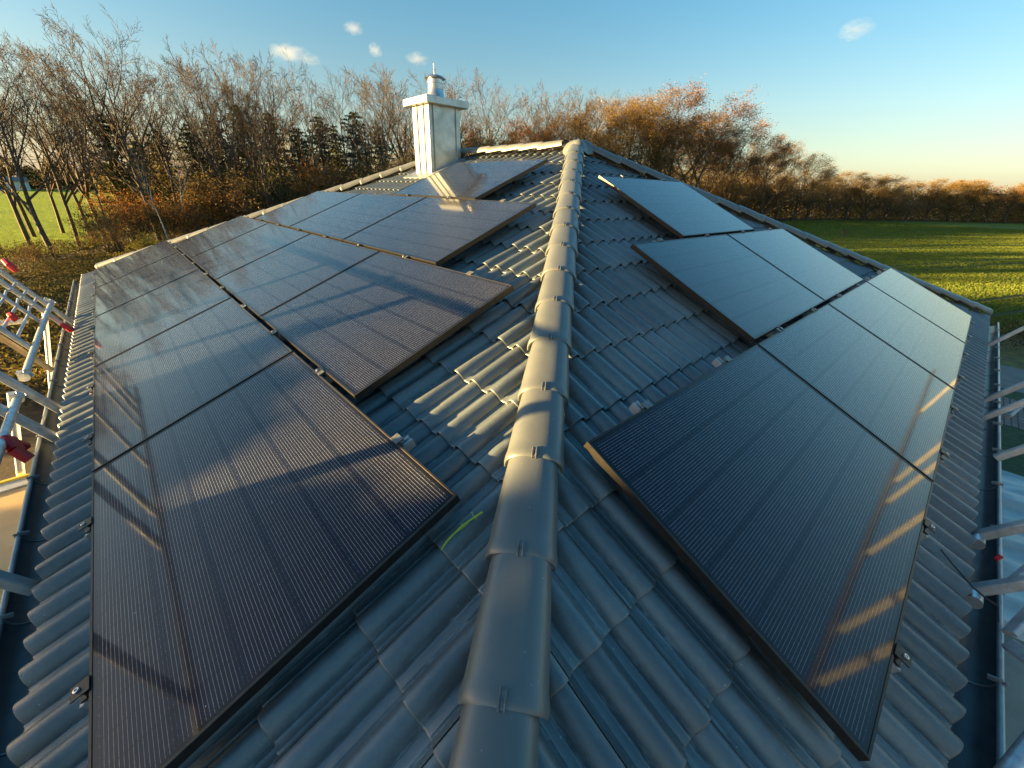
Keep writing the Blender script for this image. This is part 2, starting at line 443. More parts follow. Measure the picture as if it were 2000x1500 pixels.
MT['conifer'] = island_leaf_mat('conifer_needles', [(0.2, (0.016, 0.026, 0.010)), (0.5, (0.045, 0.060, 0.020)), (0.85, (0.12, 0.115, 0.036))], 0.7, 0.12)
MT['olive'] = island_leaf_mat('olive_undergrowth', [(0.2, (0.035, 0.034, 0.010)), (0.5, (0.10, 0.082, 0.026)), (0.8, (0.22, 0.165, 0.04))])
MT['wood_mass'] = island_leaf_mat('mixed_woodland', [(0.15, (0.040, 0.036, 0.014)), (0.42, (0.125, 0.095, 0.034)), (0.62, (0.22, 0.155, 0.048)), (0.9, (0.34, 0.23, 0.065))], 0.75, 0.42)
MT['far_mass'] = island_leaf_mat('far_woodland', [(0.15, (0.07, 0.055, 0.022)), (0.45, (0.19, 0.135, 0.045)), (0.9, (0.42, 0.28, 0.08))], 0.75, 0.4)
MT['yellow_leaf'] = island_leaf_mat('yellow_green_leaves', [(0.2, (0.13, 0.13, 0.012)), (0.6, (0.32, 0.28, 0.03)), (0.9, (0.45, 0.38, 0.05))])
MT['cloud'] = None
MT['hedge'] = island_leaf_mat('hedge_twigs', [(0.2, (0.04, 0.03, 0.018)), (0.5, (0.10, 0.072, 0.038)), (0.8, (0.18, 0.13, 0.06))])

# ------------------------------------------------------------------ roof geometry (house frame)
TL, TR = 0.38165757, 0.45472496           # pitch of left and right slope
AP = np.array([0.375, 0.315, Z0])          # hip apex, tile plane
EY = 3.2                                   # far end of the short ridge
XL, YR = -4.975, -4.072                    # eave lines
YL, XR = 7.6, 5.95
YB = YL
ZE = Z0 - 2.147
SL = (AP[0] - XL) / math.cos(TL); SR = (AP[1] - YR) / math.cos(TR)

nL = np.array([-math.sin(TL), 0, math.cos(TL)]); nR = np.array([0, -math.sin(TR), math.cos(TR)])
dnL = np.array([-math.cos(TL), 0, -math.sin(TL)]); dnR = np.array([0, -math.cos(TR), -math.sin(TR)])

house = empty('house', (0.5, 1.7, 0))
tag(house, 'bungalow with grey tiled hip roof carrying the solar panels', 'house')
HO = np.array([0.5, 1.7, 0.0])
def hpos(v): return np.asarray(v, float) - HO

AMP = 0.048
def wave(ph):
    """height of the double roman profile, ph in periods (crest at 0)"""
    x = np.abs(((ph + 0.5) % 1.0) - 0.5)
    roll = np.where(x < 0.345, np.cos(np.pi * np.clip(x, 0, 0.345) / 0.69) ** 0.75, 0.0)
    rib = 0.10 * np.exp(-((x - 0.40) / 0.018) ** 2)
    return AMP * (roll + rib)

def tile_slope(name, origin, U, dn, nrm, u0, u1, slim, S, expo, phase, jphase, parent, res=1, col_samples=None):
    """tiles laid in courses; u along the eave, s down the slope from the ridge line"""
    if col_samples is None:
        ph = np.array([-.46, -.40, -.365, -.345, -.32, -.27, -.20, -.12, -.04, .04, .10, .155, .20, .27, .32, .345, .365, .40])
        base = np.concatenate([ph, ph + 1.0])
        j = 0.13                           # side lap groove, every second roll
        base = np.concatenate([base, [j - .022, j - .010, j + .014, j + .026]])
        base = np.sort(base)
    else:
        base = col_samples
    k0 = math.floor((u0 - jphase) / 0.30) - 1; k1 = math.ceil((u1 - jphase) / 0.30) + 1
    us = np.concatenate([jphase + 0.15 * (base + 2 * k) for k in range(k0, k1)])
    phs = np.concatenate([base for k in range(k0, k1)])
    keep = (us > u0) & (us < u1)
    us = np.concatenate([[u0], us[keep], [u1]])
    phs = np.concatenate([[(u0 - jphase) / .15 % 2], phs[keep], [(u1 - jphase) / .15 % 2]])
    hw = wave(phs)
    if col_samples is None:
        g = np.abs(phs - 0.132)
        hw = hw - np.where(g < 0.0135, 0.020, 0.0)
        hw = hw + np.where((phs > 0.15) & (phs < .30), -0.0025, 0)
    sl = np.array([slim(u) for u in us])
    nc = int(math.ceil(S / expo))
    ts = [(0.004, -0.0145), (0.0, -0.0135), (0.0, -0.005), (0.006, -0.0012), (0.020, 0.0), (0.30, 0.0), (0.65, 0.0), (1.0, 0.0), (1.16, 0.0)]
    V = []; F = []; UV = []
    nu = len(us); off = 0
    for c in range(nc):
        s_low = S - c * expo
        jit = RS.uniform(-.0015, .0015, nu // 44 + 2)
        rows = []
        for t, dz in ts:
            s = s_low - t * expo
            tilt = 0.021 * (1 - t)
            ss = np.maximum(np.maximum(s, 0.0), sl)
            h = hw + tilt + dz - AMP - 0.012
            P = origin[None, :] + us[:, None] * U[None, :] + ss[:, None] * dn[None, :] + h[:, None] * nrm[None, :]
            V.append(P); UV.append(np.stack([(us - jphase) / .15, np.full(nu, (S - ss.mean() * 0 - s) / expo)], -1))
            rows.append(ss)
        for i in range(len(ts) - 1):
            a = off + i * nu + np.arange(nu - 1); b_ = a + 1; d = a + nu; e = d + 1
            ok = ~((rows[i][:-1] - rows[i + 1][:-1] < 1e-5) & (rows[i][1:] - rows[i + 1][1:] < 1e-5))
            F.append(np.stack([a, b_, e, d], -1)[ok])
        off += nu * len(ts)
    V = np.concatenate(V) - HO; F = np.concatenate(F); UV = np.concatenate(UV)
    # orientation check
    f0 = F[len(F) // 2]; nn = np.cross(V[f0[1]] - V[f0[0]], V[f0[3]] - V[f0[0]])
    if nn @ nrm < 0: F = F[:, ::-1]
    me = make_mesh(name, V, F, MT['tile'], True, UV)
    try: me.set_sharp_from_angle(angle=R(50))
    except Exception: pass
    return mobj(name, me, parent)

roofL = tile_slope('roof', np.array([AP[0], 0, Z0 - 0.0]) + 0 * nL, np.array([0, 1.0, 0]), dnL, nL, YR + 0.02, YL - 0.02,
    lambda y: SL * (AP[1] - y) / (AP[1] - YR) if y < AP[1] else (SL * (y - EY) / (YL - EY) if y > EY else 0.0), SL, 0.331, 0, -1.876, house)
roofR = tile_slope('roof', np.array([0, AP[1], Z0]), np.array([1.0, 0, 0]), dnR, nR, XL + 0.02, XR - 0.02,
    lambda x: SR * (AP[0] - x) / (AP[0] - XL) if x < AP[0] else SR * (x - AP[0]) / (XR - AP[0]), SR, 0.325, 0, -1.02, house)
csb = np.arange(-0.5, 1.5, 0.125)
TB = math.atan2(2.147, XR - AP[0]); SB = (XR - AP[0]) / math.cos(TB)
tile_slope('roof', np.array([AP[0], 0, Z0]), np.array([0, 1.0, 0]), np.array([math.cos(TB), 0, -math.sin(TB)]), np.array([math.sin(TB), 0, math.cos(TB)]),
    YR + 0.02, YL - 0.02, lambda y: SB * (AP[1] - y) / (AP[1] - YR) if y < AP[1] else (SB * (y - EY) / (YL - EY) if y > EY else 0.0), SB, 0.331, 0, -1.8, house, col_samples=csb)
TF = math.atan2(2.147, YL - EY); SF = (YL - EY) / math.cos(TF)
tile_slope('roof', np.array([0, EY, Z0]), np.array([1.0, 0, 0]), np.array([0, math.cos(TF), -math.sin(TF)]), np.array([0, math.sin(TF), math.cos(TF)]),
    XL + 0.02, XR - 0.02, lambda x: SF * (AP[0] - x) / (AP[0] - XL) if x < AP[0] else SF * (x - AP[0]) / (XR - AP[0]), SF, 0.325, 0, -1.0, house, col_samples=csb)

# ---- hip and ridge tiles
def ridge_tile_mesh():
    """lies along +X: x=0 is the lower, lipped end, x grows uphill; z up"""
    xs = [(-0.006, 0.112, 0.090, 0), (0.0, 0.1155, 0.0935, 1), (0.008, 0.1170, 0.0950, 1), (0.026, 0.1165, 0.0945, 1),
          (0.050, 0.1125, 0.0905, 1), (0.070, 0.1110, 0.0890, 1), (0.14, 0.1085, 0.0865, 1), (0.28, 0.101, 0.079, 1), (0.415, 0.092, 0.070, 1)]
    k = 25; V = []
    def ring(x, wd, ht):
        o = []
        for i in range(k):
            a = math.pi * i / (k - 1); c, s_ = math.cos(a), math.sin(a)
            e = 0.80
            o.append((x, wd * math.copysign(abs(c) ** e, c), ht * (abs(s_) ** e) - 0.02))
        return o
    for x, wd, ht, _ in xs: V += ring(x, wd, ht)
    F = []
    n = len(xs)
    for i in range(n - 1):
        for j in range(k - 1): F.append((i * k + j, (i + 1) * k + j, (i + 1) * k + j + 1, i * k + j + 1))
    # thickness at the lip and an inner skin
    base = len(V)
    V += ring(-0.004, 0.1045, 0.0825); V += ring(0.40, 0.084, 0.062)
    for j in range(k - 1):
        F.append((j, j + 1, base + j + 1, base + j))
        F.append((base + j, base + j + 1, base + k + j + 1, base + k + j))
    me = make_mesh('ridge_tile', V, F, MT['ridge'], True)
    try: me.set_sharp_from_angle(angle=R(45))
    except Exception: pass
    return me
RT = ridge_tile_mesh()
def clip_mesh():
    b = MB()
    for y in (-0.007, 0.007):
        b.tube([(-0.016, y, 0.052), (-0.012, y, 0.074), (0.004, y, 0.081), (0.022, y, 0.081), (0.034, y, 0.077)], 0.0026, 6)
    b.bar((-0.016, -0.008, 0.053), (-0.016, 0.008, 0.053), 0.005, 0.010)
    b.bar((-0.010, 0, 0.0755), (0.030, 0, 0.0785), 0.008, 0.003)
    return make_mesh('clip', b.v, b.f, MT['clipmetal'], False)
CM = clip_mesh()

def place_axis(o, p, d, up):
    d = np.asarray(d, float) / np.linalg.norm(d); up = np.asarray(up, float)
    y = np.cross(up, d); y /= np.linalg.norm(y); z = np.cross(d, y)
    o.matrix_local = Matrix(((d[0], y[0], z[0], p[0]), (d[1], y[1], z[1], p[1]), (d[2], y[2], z[2], p[2]), (0, 0, 0, 1)))

def hip_run(top, low, dists, lift, clips, tilt=0.08):
    top = np.array(top, float); low = np.array(low, float)
    d = top - low; L = np.linalg.norm(d); d /= L
    for i, dist in enumerate(dists):
        p = top - d * dist + np.array([0, 0, lift])
        p = p + np.array([RS.uniform(-.003, .003), RS.uniform(-.003, .003), RS.uniform(-.002, .002)])
        dd = d + np.array([RS.uniform(-.006, .006), RS.uniform(-.006, .006), tilt])
        o = mobj('ridge_tile', RT, house)
        place_axis(o, hpos(p), dd, (0, 0, 1))
        if clips:
            c = mobj('clip', CM, o)
near_d = [0.93 + 0.3705 * k for k in range(0, 17)]
A0 = AP
NC = np.array([XL, YR, ZE])
HSH = np.array([-.022, .021, 0])
hip_run(A0 + HSH, NC + HSH * 1.35, [0.56] + near_d, 0.02, True, 0.05)
hip_run(np.array([AP[0], EY, Z0]), np.array([XL, YL, ZE]), [0.5 + 0.372 * k for k in range(18)], 0.02, False)
hip_run(A0, np.array([XR, YR, ZE]), [0.56 + 0.372 * k for k in range(19)], 0.02, False)
hip_run(np.array([AP[0], EY, Z0]), np.array([XR, YL, ZE]), [0.5 + 0.372 * k for k in range(18)], 0.02, False)
hip_run(np.array([AP[0], AP[1], Z0 + 0.01]), np.array([AP[0], EY + .2, Z0 + 0.009]), [0.62 + 0.372 * k for k in range(8)], 0.02, False)
# cap where the three lines meet
def cap_mesh():
    b = MB()
    V = []; F = []; k = 36; rings = [(0.205, -0.03), (0.200, 0.005), (0.185, 0.035), (0.155, 0.068), (0.11, 0.09), (0.06, 0.101), (0.0001, 0.104)]
    dirs = [math.atan2(NC[1] - A0[1], NC[0] - A0[0]), math.pi / 2, math.atan2(YR - AP[1], XR - AP[0])]
    for r, z in rings:
        for j in range(k):
            a = 2 * math.pi * j / k
            m = max(math.cos(a - q) for q in dirs)
            rr = r * (0.82 + 0.30 * max(0, m) ** 6); zz = z - 0.05 * (1 - max(0, m) ** 4) * (r / 0.2)
            V.append((rr * math.cos(a), rr * math.sin(a), zz))
    for i in range(len(rings) - 1):
        for j in range(k): F.append((i * k + j, i * k + (j + 1) % k, (i + 1) * k + (j + 1) % k, (i + 1) * k + j))
    return make_mesh('ridge_cap', V, F, MT['ridge'], True)
cap = mobj('ridge_cap', cap_mesh(), house)
cap.location = hpos(A0 + np.array([0.0, 0.0, 0.0]))

# ---- gutters (half round, hung in front of each eave)
def gutter(p, q, out):
    p = np.array(p, float); q = np.array(q, float); out = np.array(out, float)
    d = (q - p) / np.linalg.norm(q - p); r = 0.078; b = MB(); k = 13
    prof = []
    for i in range(k):
        a = math.pi * i / (k - 1)
        prof.append((-r * math.cos(a), -r * math.sin(a)))
    prof2 = [(x * 0.965, z * 0.965) for x, z in prof[::-1]]
    pr = prof + prof2
    n = len(pr); vs = []
    for P in (p, q):
        vs += [P + out * (x + 0.078) + np.array([0, 0, z]) for x, z in pr]
    fs = [(i, (i + 1) % n, n + (i + 1) % n, n + i) for i in range(n)]
    b.add([hpos(v) for v in vs], fs)
    o = b.build('gutter', MT['gutter'], house, True)
    rim = MB(); e = out * 0.156
    rim.tube([hpos(p + e), hpos(q + e)], 0.0115, 10)
    rim.build('gutter_rim', MT['gutter_rim'], o, True)
    L = np.linalg.norm(q - p); m = int(L / 0.62)
    for i in range(m):
        c = p + d * (0.3 + i * 0.62)
        br = MB(); pts = [hpos(c + out * (x * 1.04 + 0.078) + np.array([0, 0, z * 1.04])) for x, z in prof]
        pts = pts + [hpos(c + out * 0.168 + np.array([0, 0, 0.006])), hpos(c + out * 0.158 + np.array([0, 0, 0.0145])), hpos(c + out * 0.118 + np.array([0, 0, 0.002]))]
        for a_, b_ in zip(pts[:-1], pts[1:]): br.bar(a_, b_, 0.004, 0.022, up=np.cross(b_ - a_, d))
        br.build('gutter_bracket', MT['gutter_rim'], o)
GZ = ZE - 0.085
gutter((XL + 0.035, YR + .02, GZ), (XL + 0.035, YL - .02, GZ), (-1, 0, 0))
gutter((XL + .02, YR + 0.035, GZ), (XR - .02, YR + 0.035, GZ), (0, -1, 0))
# drip edge strips and fascia under the tiles
b = MB()
b.box(hpos((XL + 0.085, (YR + YL) / 2, ZE - 0.10)), (0.02, YL - YR - .1, 0.16)); b.box(hpos(((XL + XR) / 2, YR + 0.085, ZE - 0.10)), (XR - XL - .1, 0.02, 0.16))
b.box(hpos(((XL + XR) / 2, YL - 0.05, ZE - 0.10)), (XR - XL - .1, 0.02, 0.16)); b.box(hpos((XR - 0.05, (YR + YL) / 2, ZE - 0.10)), (0.02, YL - YR - .1, 0.16))
b.build('fascia', MT['black_plastic'], house)
b = MB()
b.bar(hpos((XL + 0.1, YR + 0.05, ZE - 0.052)), hpos((XR - .1, YR + 0.05, ZE - 0.052)), 0.055, 0.006, up=(0, 0, 1))
b.bar(hpos((XL + 0.05, YR + 0.1, ZE - 0.052)), hpos((XL + 0.05, YL - .1, ZE - 0.052)), 0.055, 0.006, up=(0, 0, 1))
b.build('drip_edge', MT['white_metal'], house)
b = MB()
b.box(hpos(((XL + XR) / 2, (YR + YL) / 2, (ZE - .22) / 2)), (XR - XL - 1.2, YL - YR - 1.2, ZE - .22))
b.build('wall', MT['wall'], house)
b = MB()
b.box(hpos(((XL + XR) / 2, (YR + YL) / 2, ZE - .19)), (XR - XL - .24, YL - YR - .24, 0.02))
b.build('soffit', MT['wood'], house)

# yellow chalk marks on two tiles of the left slope
def on_left(px, py, off):
    d = pxray(px, py); C0 = CAM - np.array([0, 0, Z0]); t = (off - C0 @ nL) / (d @ nL); return CAM + t * d
b = MB()
def chalk(pts, r=0.0040, off=-0.122):
    P = [on_left(x, y, off + RS.uniform(-.001, .001)) for x, y in pts]
    b.tube([hpos(p) - roofL.location for p in P], [r * RS.uniform(.6, 1.2) for _ in P], 5)
CHR = 1.7
chalk([(862, 1074), (872, 1058), (884, 1045), (899, 1030), (915, 1018), (930, 1008), (942, 1000)])
chalk([(866, 1066), (880, 1048), (896, 1036), (910, 1026), (922, 1012), (930, 1006)], .0016)
chalk([(921, 1000), (925, 1008), (930, 1016), (932, 1006)], .0018)
chalk([(884, 1046), (899, 1030), (904, 1020)], .0015)
b.build('chalk_mark', MT['chalk'], roofL)

# ---- chimney
CX0, CX1, CY0, CY1, CT = -0.366, 0.208, 2.625, 3.085, 0.625
ch = empty('chimney', hpos((-0.08, 2.855, Z0 - 0.5)), house)
CO = np.array([-0.08, 2.855, Z0 - 0.5])
def cp(x, y, z): return np.array([x, y, z + Z0]) - CO
b = MB(); zc = (CT - 0.62) / 2
b.box(cp((CX0 + CX1) / 2, (CY0 + CY1) / 2, (CT - 0.55) / 2), (CX1 - CX0, CY1 - CY0, CT + 0.55))
b.build('cladding', MT['zinc'], ch, False, 0.004)
b = MB()                                                # standing seams
for x in (CX0 + 0.075, CX1 - 0.085): b.box(cp(x, CY0 - 0.010, (CT - .55) / 2), (0.008, 0.022, CT + .55 - .01))
for y in (CY0 + 0.13, CY0 + 0.31): b.box(cp(CX0 - 0.010, y, (CT - .55) / 2), (0.022, 0.008, CT + .55 - .01))
b.build('seam', MT['zinc'], ch)
b = MB()
b.box(cp((CX0 + CX1) / 2, (CY0 + CY1) / 2, CT + 0.047), (CX1 - CX0 + 0.18, CY1 - CY0 + 0.22, 0.095))
b.build('cover_plate', MT['zinc'], ch, False, 0.006)
fx, fy = -0.072, 2.86
b = MB()
b.lathe(cp(fx, fy, CT + .105), [(0.155, 0.0), (0.135, 0.03), (0.112, 0.135), (0.118, 0.137), (0.118, 0.150), (0.112, 0.155), (0.112, 0.20), (0.120, 0.203), (0.120, 0.225), (0.112, 0.228), (0.112, 0.26), (0.085, 0.262), (0.085, 0.15)], 28)
b.build('flue', MT['steel'], ch, True)
b = MB()
b.lathe(cp(fx, fy, CT + .375), [(0.152, -0.004), (0.158, 0.0), (0.12, 0.028), (0.06, 0.046), (0.001, 0.05)], 28)
for a in (0.4, 2.5, 4.6): b.bar(cp(fx + .108 * math.cos(a), fy + .108 * math.sin(a), CT + .30), cp(fx + .104 * math.cos(a), fy + .104 * math.sin(a), CT + .385), 0.03, 0.004, up=(math.cos(a), math.sin(a), 0))
b.build('cowl', MT['steel'], ch, True)
b = MB()
b.tube([cp(fx - .01, fy, CT + .42), cp(fx - .015, fy, CT + .56)], 0.004, 6)
b.build('spike', MT['galv'], ch)
b = MB()                                                # flashing on the slope
def lp(y, s, h): return np.array([AP[0], 0, Z0]) + np.array([0, y, 0]) + dnL * s + nL * h
s0 = (AP[0] - CX0) / math.cos(TL)
b.add([lp(CY0 - .12, s0 - .62, .012) - CO, lp(CY1 + .16, s0 - .62, .012) - CO, lp(CY1 + .16, s0 + .17, .006) - CO, lp(CY0 - .12, s0 + .17, .006) - CO,
       lp(CY0 - .12, s0 - .62, -.03) - CO, lp(CY1 + .16, s0 - .62, -.03) - CO, lp(CY1 + .16, s0 + .17, -.03) - CO, lp(CY0 - .12, s0 + .17, -.03) - CO],
      [(0, 1, 2, 3), (0, 3, 7, 4), (3, 2, 6, 7), (2, 1, 5, 6), (1, 0, 4, 5)])
b.build('flashing', MT['zinc'], ch)

# ------------------------------------------------------------------ solar panels and rails
def panel_meshes():
    L, H, T, lip = PW, PH, 0.035, 0.0095
    b = MB()
    def ring(a, z): return [(-L / 2 + a, -H / 2 + a, z), (L / 2 - a, -H / 2 + a, z), (L / 2 - a, H / 2 - a, z), (-L / 2 + a, H / 2 - a, z)]
    prof = [(0.0, -T), (0.0, -0.0012), (0.0012, 0.0), (lip - .001, 0.0), (lip, -0.001), (lip, -0.0035)]
    V = []
    for a, z in prof: V += ring(a, z)
    F = []
    for i in range(len(prof) - 1):
        for j in range(4): F.append((i * 4 + j, i * 4 + (j + 1) % 4, (i + 1) * 4 + (j + 1) % 4, (i + 1) * 4 + j))
    V += ring(0.03, -T)
    o = len(prof) * 4
    for j in range(4): F.append((j, o + j, o + (j + 1) % 4, (j + 1) % 4))
    fr = make_mesh('frame', V, F, MT['black_alu'])
    e = lip - 0.0005
    gv = [(-L / 2 + e, -H / 2 + e, -.002), (L / 2 - e, -H / 2 + e, -.002), (L / 2 - e, H / 2 - e, -.002), (-L / 2 + e, H / 2 - e, -.002),
          (-L / 2 + e, -H / 2 + e, -.0075), (L / 2 - e, -H / 2 + e, -.0075), (L / 2 - e, H / 2 - e, -.0075), (-L / 2 + e, H / 2 - e, -.0075)]
    gf = [(0, 1, 2, 3), (7, 6, 5, 4)]
    gl = make_mesh('glass', gv, gf, MT['cells'], False, [(v[0] + L / 2, v[1] + H / 2) for v in gv])
    return fr, gl
FR, GL = panel_meshes()
POFF = Z0
SIDES = {
 'left': dict(s=5.07772, rp=1.16450, un=[-2.62760, -1.71410, -0.80981, 0.09326], n=[5, 4, 3, 1], t=TL,
     P=lambda u, s, h: np.array([-s * math.cos(TL), u, -s * math.sin(TL) + Z0]) + nL * h,
     X=np.array([0, -1.0, 0]), Y=np.array([math.cos(TL), 0, math.sin(TL)]), N=nL, X0=1),
 'right': dict(s=4.24964, rp=1.16882, un=[-3.17713, -1.36473, -0.47575], n=[4, 2, 1], t=TR,
     P=lambda u, s, h: np.array([u, -s * math.cos(TR), -s * math.sin(TR) + Z0]) + nR * h,
     X=np.array([1.0, 0, 0]), Y=np.array([0, math.cos(TR), math.sin(TR)]), N=nR, X0=1)}
ORD = ['first', 'second', 'third', 'fourth', 'fifth']
ROWN = {'left': ['lowest', 'second lowest', 'third', 'single-panel top'], 'right': ['lowest', 'middle', 'single-panel top']}
def set_frame(o, p, X, Y, Nn):
    o.matrix_world = Matrix(((X[0], Y[0], Nn[0], p[0]), (X[1], Y[1], Nn[1], p[1]), (X[2], Y[2], Nn[2], p[2]), (0, 0, 0, 1)))

def rail_meshes():
    # local: x along the eave, y up slope from the lower panel edge, z normal; glass top at z=0
    L = PH + 0.11; y0 = -0.052
    b = MB(); zt = -0.0355; hh = 0.042; ww = 0.040
    pr = [(-ww / 2, zt - hh), (ww / 2, zt - hh), (ww / 2, zt), (0.007, zt), (0.007, zt - .012), (-0.007, zt - .012), (-0.007, zt), (-ww / 2, zt)]
    k = len(pr)
    vs = [(x, y0, z) for x, z in pr] + [(x, y0 + L, z) for x, z in pr]
    b.add(vs, [(i, (i + 1) % k, k + (i + 1) % k, k + i) for i in range(k)])
    # walls of the hollow extrusion at the open ends
    for yy in (y0 - .0005, y0 + L + .0005):
        for (xa, xb, za, zb) in ((-ww / 2, ww / 2, zt - hh, zt - hh + .004), (-ww / 2, -ww / 2 + .004, zt - hh, zt), (ww / 2 - .004, ww / 2, zt - hh, zt), (-ww / 2, ww / 2, zt - .016, zt - .012)):
            b.box(((xa + xb) / 2, yy, (za + zb) / 2), (xb - xa, .003, zb - za))
    rail = make_mesh('rail', b.v, b.f, MT['alu'])
    b = MB()
    b.box((0, -0.020, 0.0035), (0.052, 0.050, 0.004)); b.box((0, -0.0115, -0.016), (0.05, 0.006, 0.038)); b.box((0, -0.036, -.030), (0.03, 0.018, .006))
    clampm = make_mesh('end_clamp', b.v, b.f, MT['black_alu'])
    b = MB()
    b.lathe((0, -0.026, 0.0055), [(0.0085, 0), (0.0085, 0.006), (0.0045, 0.0065), (0.0045, 0.003)], 12)
    bolt = make_mesh('bolt', b.v, b.f, MT['steel'])
    b = MB()
    yb = PH
    b.box((0, yb + 0.010, 0.0035), (0.052, 0.036, 0.004)); b.box((0, yb + 0.0085, -0.016), (0.05, 0.006, 0.038)); b.box((0, yb + .022, -.010), (.03, .014, .010))
    topc = make_mesh('end_clamp', b.v, b.f, MT['clipmetal'])
    b = MB()
    zl = zt - hh
    for yy in (0.30, 0.86):
        b.bar((0.03, yy, zl + .03), (0.03, yy, zl - 0.03), 0.03, 0.006, up=(1, 0, 0)); b.bar((0.03, yy, zl - .03), (0.03, yy + .06, zl - .035), 0.03, 0.006)
        b.bar((0.03, yy + .06, zl - .035), (0.03, yy + 0.10, zl - .07), 0.03, 0.006); b.bar((0.012, yy, zl + .02), (0.04, yy, zl + .02), .012, .012)
    hook = make_mesh('roof_hook', b.v, b.f, MT['galv'])
    return rail, clampm, bolt, topc, hook
RM, CLM, BOM, TCM, HKM = rail_meshes()
WHERE = {}
for side, S in SIDES.items():
    for r, cnt in enumerate(S['n']):
        for k in range(cnt):
            u0 = S['un'][r] + k * (PW + 0.02); s_low = S['s'] - r * S['rp']
            root = empty('solar_panel')
            set_frame(root, S['P'](u0 + PW / 2, s_low - PH / 2, 0), S['X'], S['Y'], S['N'])
            mobj('frame', FR, root); mobj('glass', GL, root)
            row = ROWN[side][r]
            if cnt == 1: pos = f'alone in the {row} row'
            else: pos = f'{ORD[k]} from near hip in {row} row'
            tag(root, f'black solar panel, {side} slope, {pos}', 'solar panel', f'solar panels on the {side} roof slope')
            for h_, f_ in (('nearer', 0.25), ('farther', 0.75)):
                rr = empty('mounting_rail')
                set_frame(rr, S['P'](u0 + f_ * PW, s_low, 0), S['X'], S['Y'], S['N'])
                mobj('rail', RM, rr); c = mobj('end_clamp', CLM, rr); mobj('bolt', BOM, c); mobj('end_clamp', TCM, rr); mobj('roof_hook', HKM, rr)
                what = f'{ORD[k]} panel from hip, {row} row' if cnt > 1 else 'the panel of the ' + row + ' row'
                tag(rr, f'aluminium rail under {what}, {side} slope, {h_} of pair', 'mounting rail', f'rails under the {side} slope panels')

# ------------------------------------------------------------------ leaning roof-edge scaffolds
DL = np.array([-0.49, 0, 0.872]); OL = np.array([-5.05, 0, Z0 - 2.15]); NL_ = np.cross([0, 1.0, 0], DL)
DR = np.array([0, -0.58, 0.815]); OR = np.array([0, -4.12, Z0 - 2.15]); NR_ = np.cross(DR, [1.0, 0, 0])
sc = empty('scaffold', (-5.3, 2.0, 0))
tag(sc, 'aluminium edge protection scaffold with red claws leaning out from the left gutter', 'scaffold')
SO = np.array([-5.3, 2.0, 0])
def pl(y, h, o=0.0): return OL + np.array([0, y, 0]) + DL * h - NL_ * o - SO
def add_part(b, name, mat, root, smooth=False, bevel=0.0): return b.build(name, mat, root, smooth, bevel)
for y, h0, h1, w_, th, mt in ((4.03, -0.09, 1.60, .060, .045, 'alu'), (3.62, -0.08, 1.60, .060, .045, 'alu'), (3.10, 0.18, 1.58, .055, .03, 'alu'), (2.07, 0.20, 1.62, .060, .035, 'alu'),
        (1.03, -0.09, 1.60, .075, .045, 'alu'), (0.49, -0.09, 1.60, .075, .045, 'alu'), (-1.15, -0.09, 1.62, .060, .045, 'alu'), (-2.3, -0.09, 1.62, .060, .045, 'alu')):
    b = MB(); b.bar(pl(y, h0), pl(y, h1), w_, th, up=NL_, bevel=.006); add_part(b, 'post', MT[mt], sc)
b = MB(); b.bar(pl(2.2, -0.05, .10), pl(2.24, .9, .10), .075, .03, up=NL_); add_part(b, 'timber', MT['wood'], sc)
b = MB(); b.bar(pl(3.3, .28, .12), pl(2.45, .50, .12), .05, .03, up=NL_); add_part(b, 'brace', MT['alu'], sc)
for y0, y1, h, r_ in ((4.08, 1.16, .215, .024), (0.74, -3.2, .21, .024), (4.6, -3.4, 1.57, .024)):
    b = MB(); b.tube([pl(y0, h, -.035), pl((y0 + y1) / 2, h + .004, -.035), pl(y1, h, -.035)], r_, 14); add_part(b, 'tube', MT['galv'], sc, True)
for y, h in ((1.19, .215), (4.05, .215), (.72, .21), (1.03, 1.57), (4.03, 1.57), (-1.15, 1.57)):
    b = MB(); b.tube([pl(y + .035, h, -.035), pl(y - .035, h, -.035)], .034, 14); b.box(pl(y, h + .035, -.035), (.03, .05, .03))
    pts = [pl(y, h, -.035) + np.array([.02 * math.cos(a), .0, 0]) * 0 + DL * (.036 * math.sin(a)) - NL_ * (-.035 - .05 * (math.cos(a) > 2)) * 0 + np.array([0, .05 * math.cos(a), 0]) + NL_ * .03 for a in np.linspace(-1.2, 2.6, 9)]
    b.tube(pts, .006, 6); add_part(b, 'coupler', MT['galv'], sc, True)
for h in (.34, .45, .56, .72, .9):
    b = MB(); pts = [pl(y, h + (.02 if 3.3 < y < 3.5 else 0), 0) for y in (4.03, 3.5, 3.4, 3.1, 2.6, 2.07)]; b.tube(pts, .0125, 8)
    for y in (4.0, 3.6, 3.1, 2.1): b.tube([pl(y - .02, h), pl(y + .02, h)], .021, 8)
    add_part(b, 'rung', MT['galv'], sc, True)
def claw(y, h, sx=1.0, s_=1.0):
    b = MB(); o = -.05
    b.bar(pl(y, h, o), pl(y + .09 * sx * s_, h + .06 * s_, o), .085 * s_, .05, up=NL_, bevel=.012)
    b.bar(pl(y + .07 * sx * s_, h + .05 * s_, o), pl(y + .10 * sx * s_, h - .04 * s_, o), .05 * s_, .045, up=NL_, bevel=.01)
    b.bar(pl(y - .01 * s_, h + .02, o), pl(y - .03 * sx * s_, h - .07 * s_, o), .06 * s_, .05, up=NL_, bevel=.01)
    add_part(b, 'claw', MT['red'], sc, False)
claw(4.35, .70, 1); claw(3.42, .0, -1, .8); claw(-.08, .14, 1, 1.0); claw(2.42, .45, 1, .5)
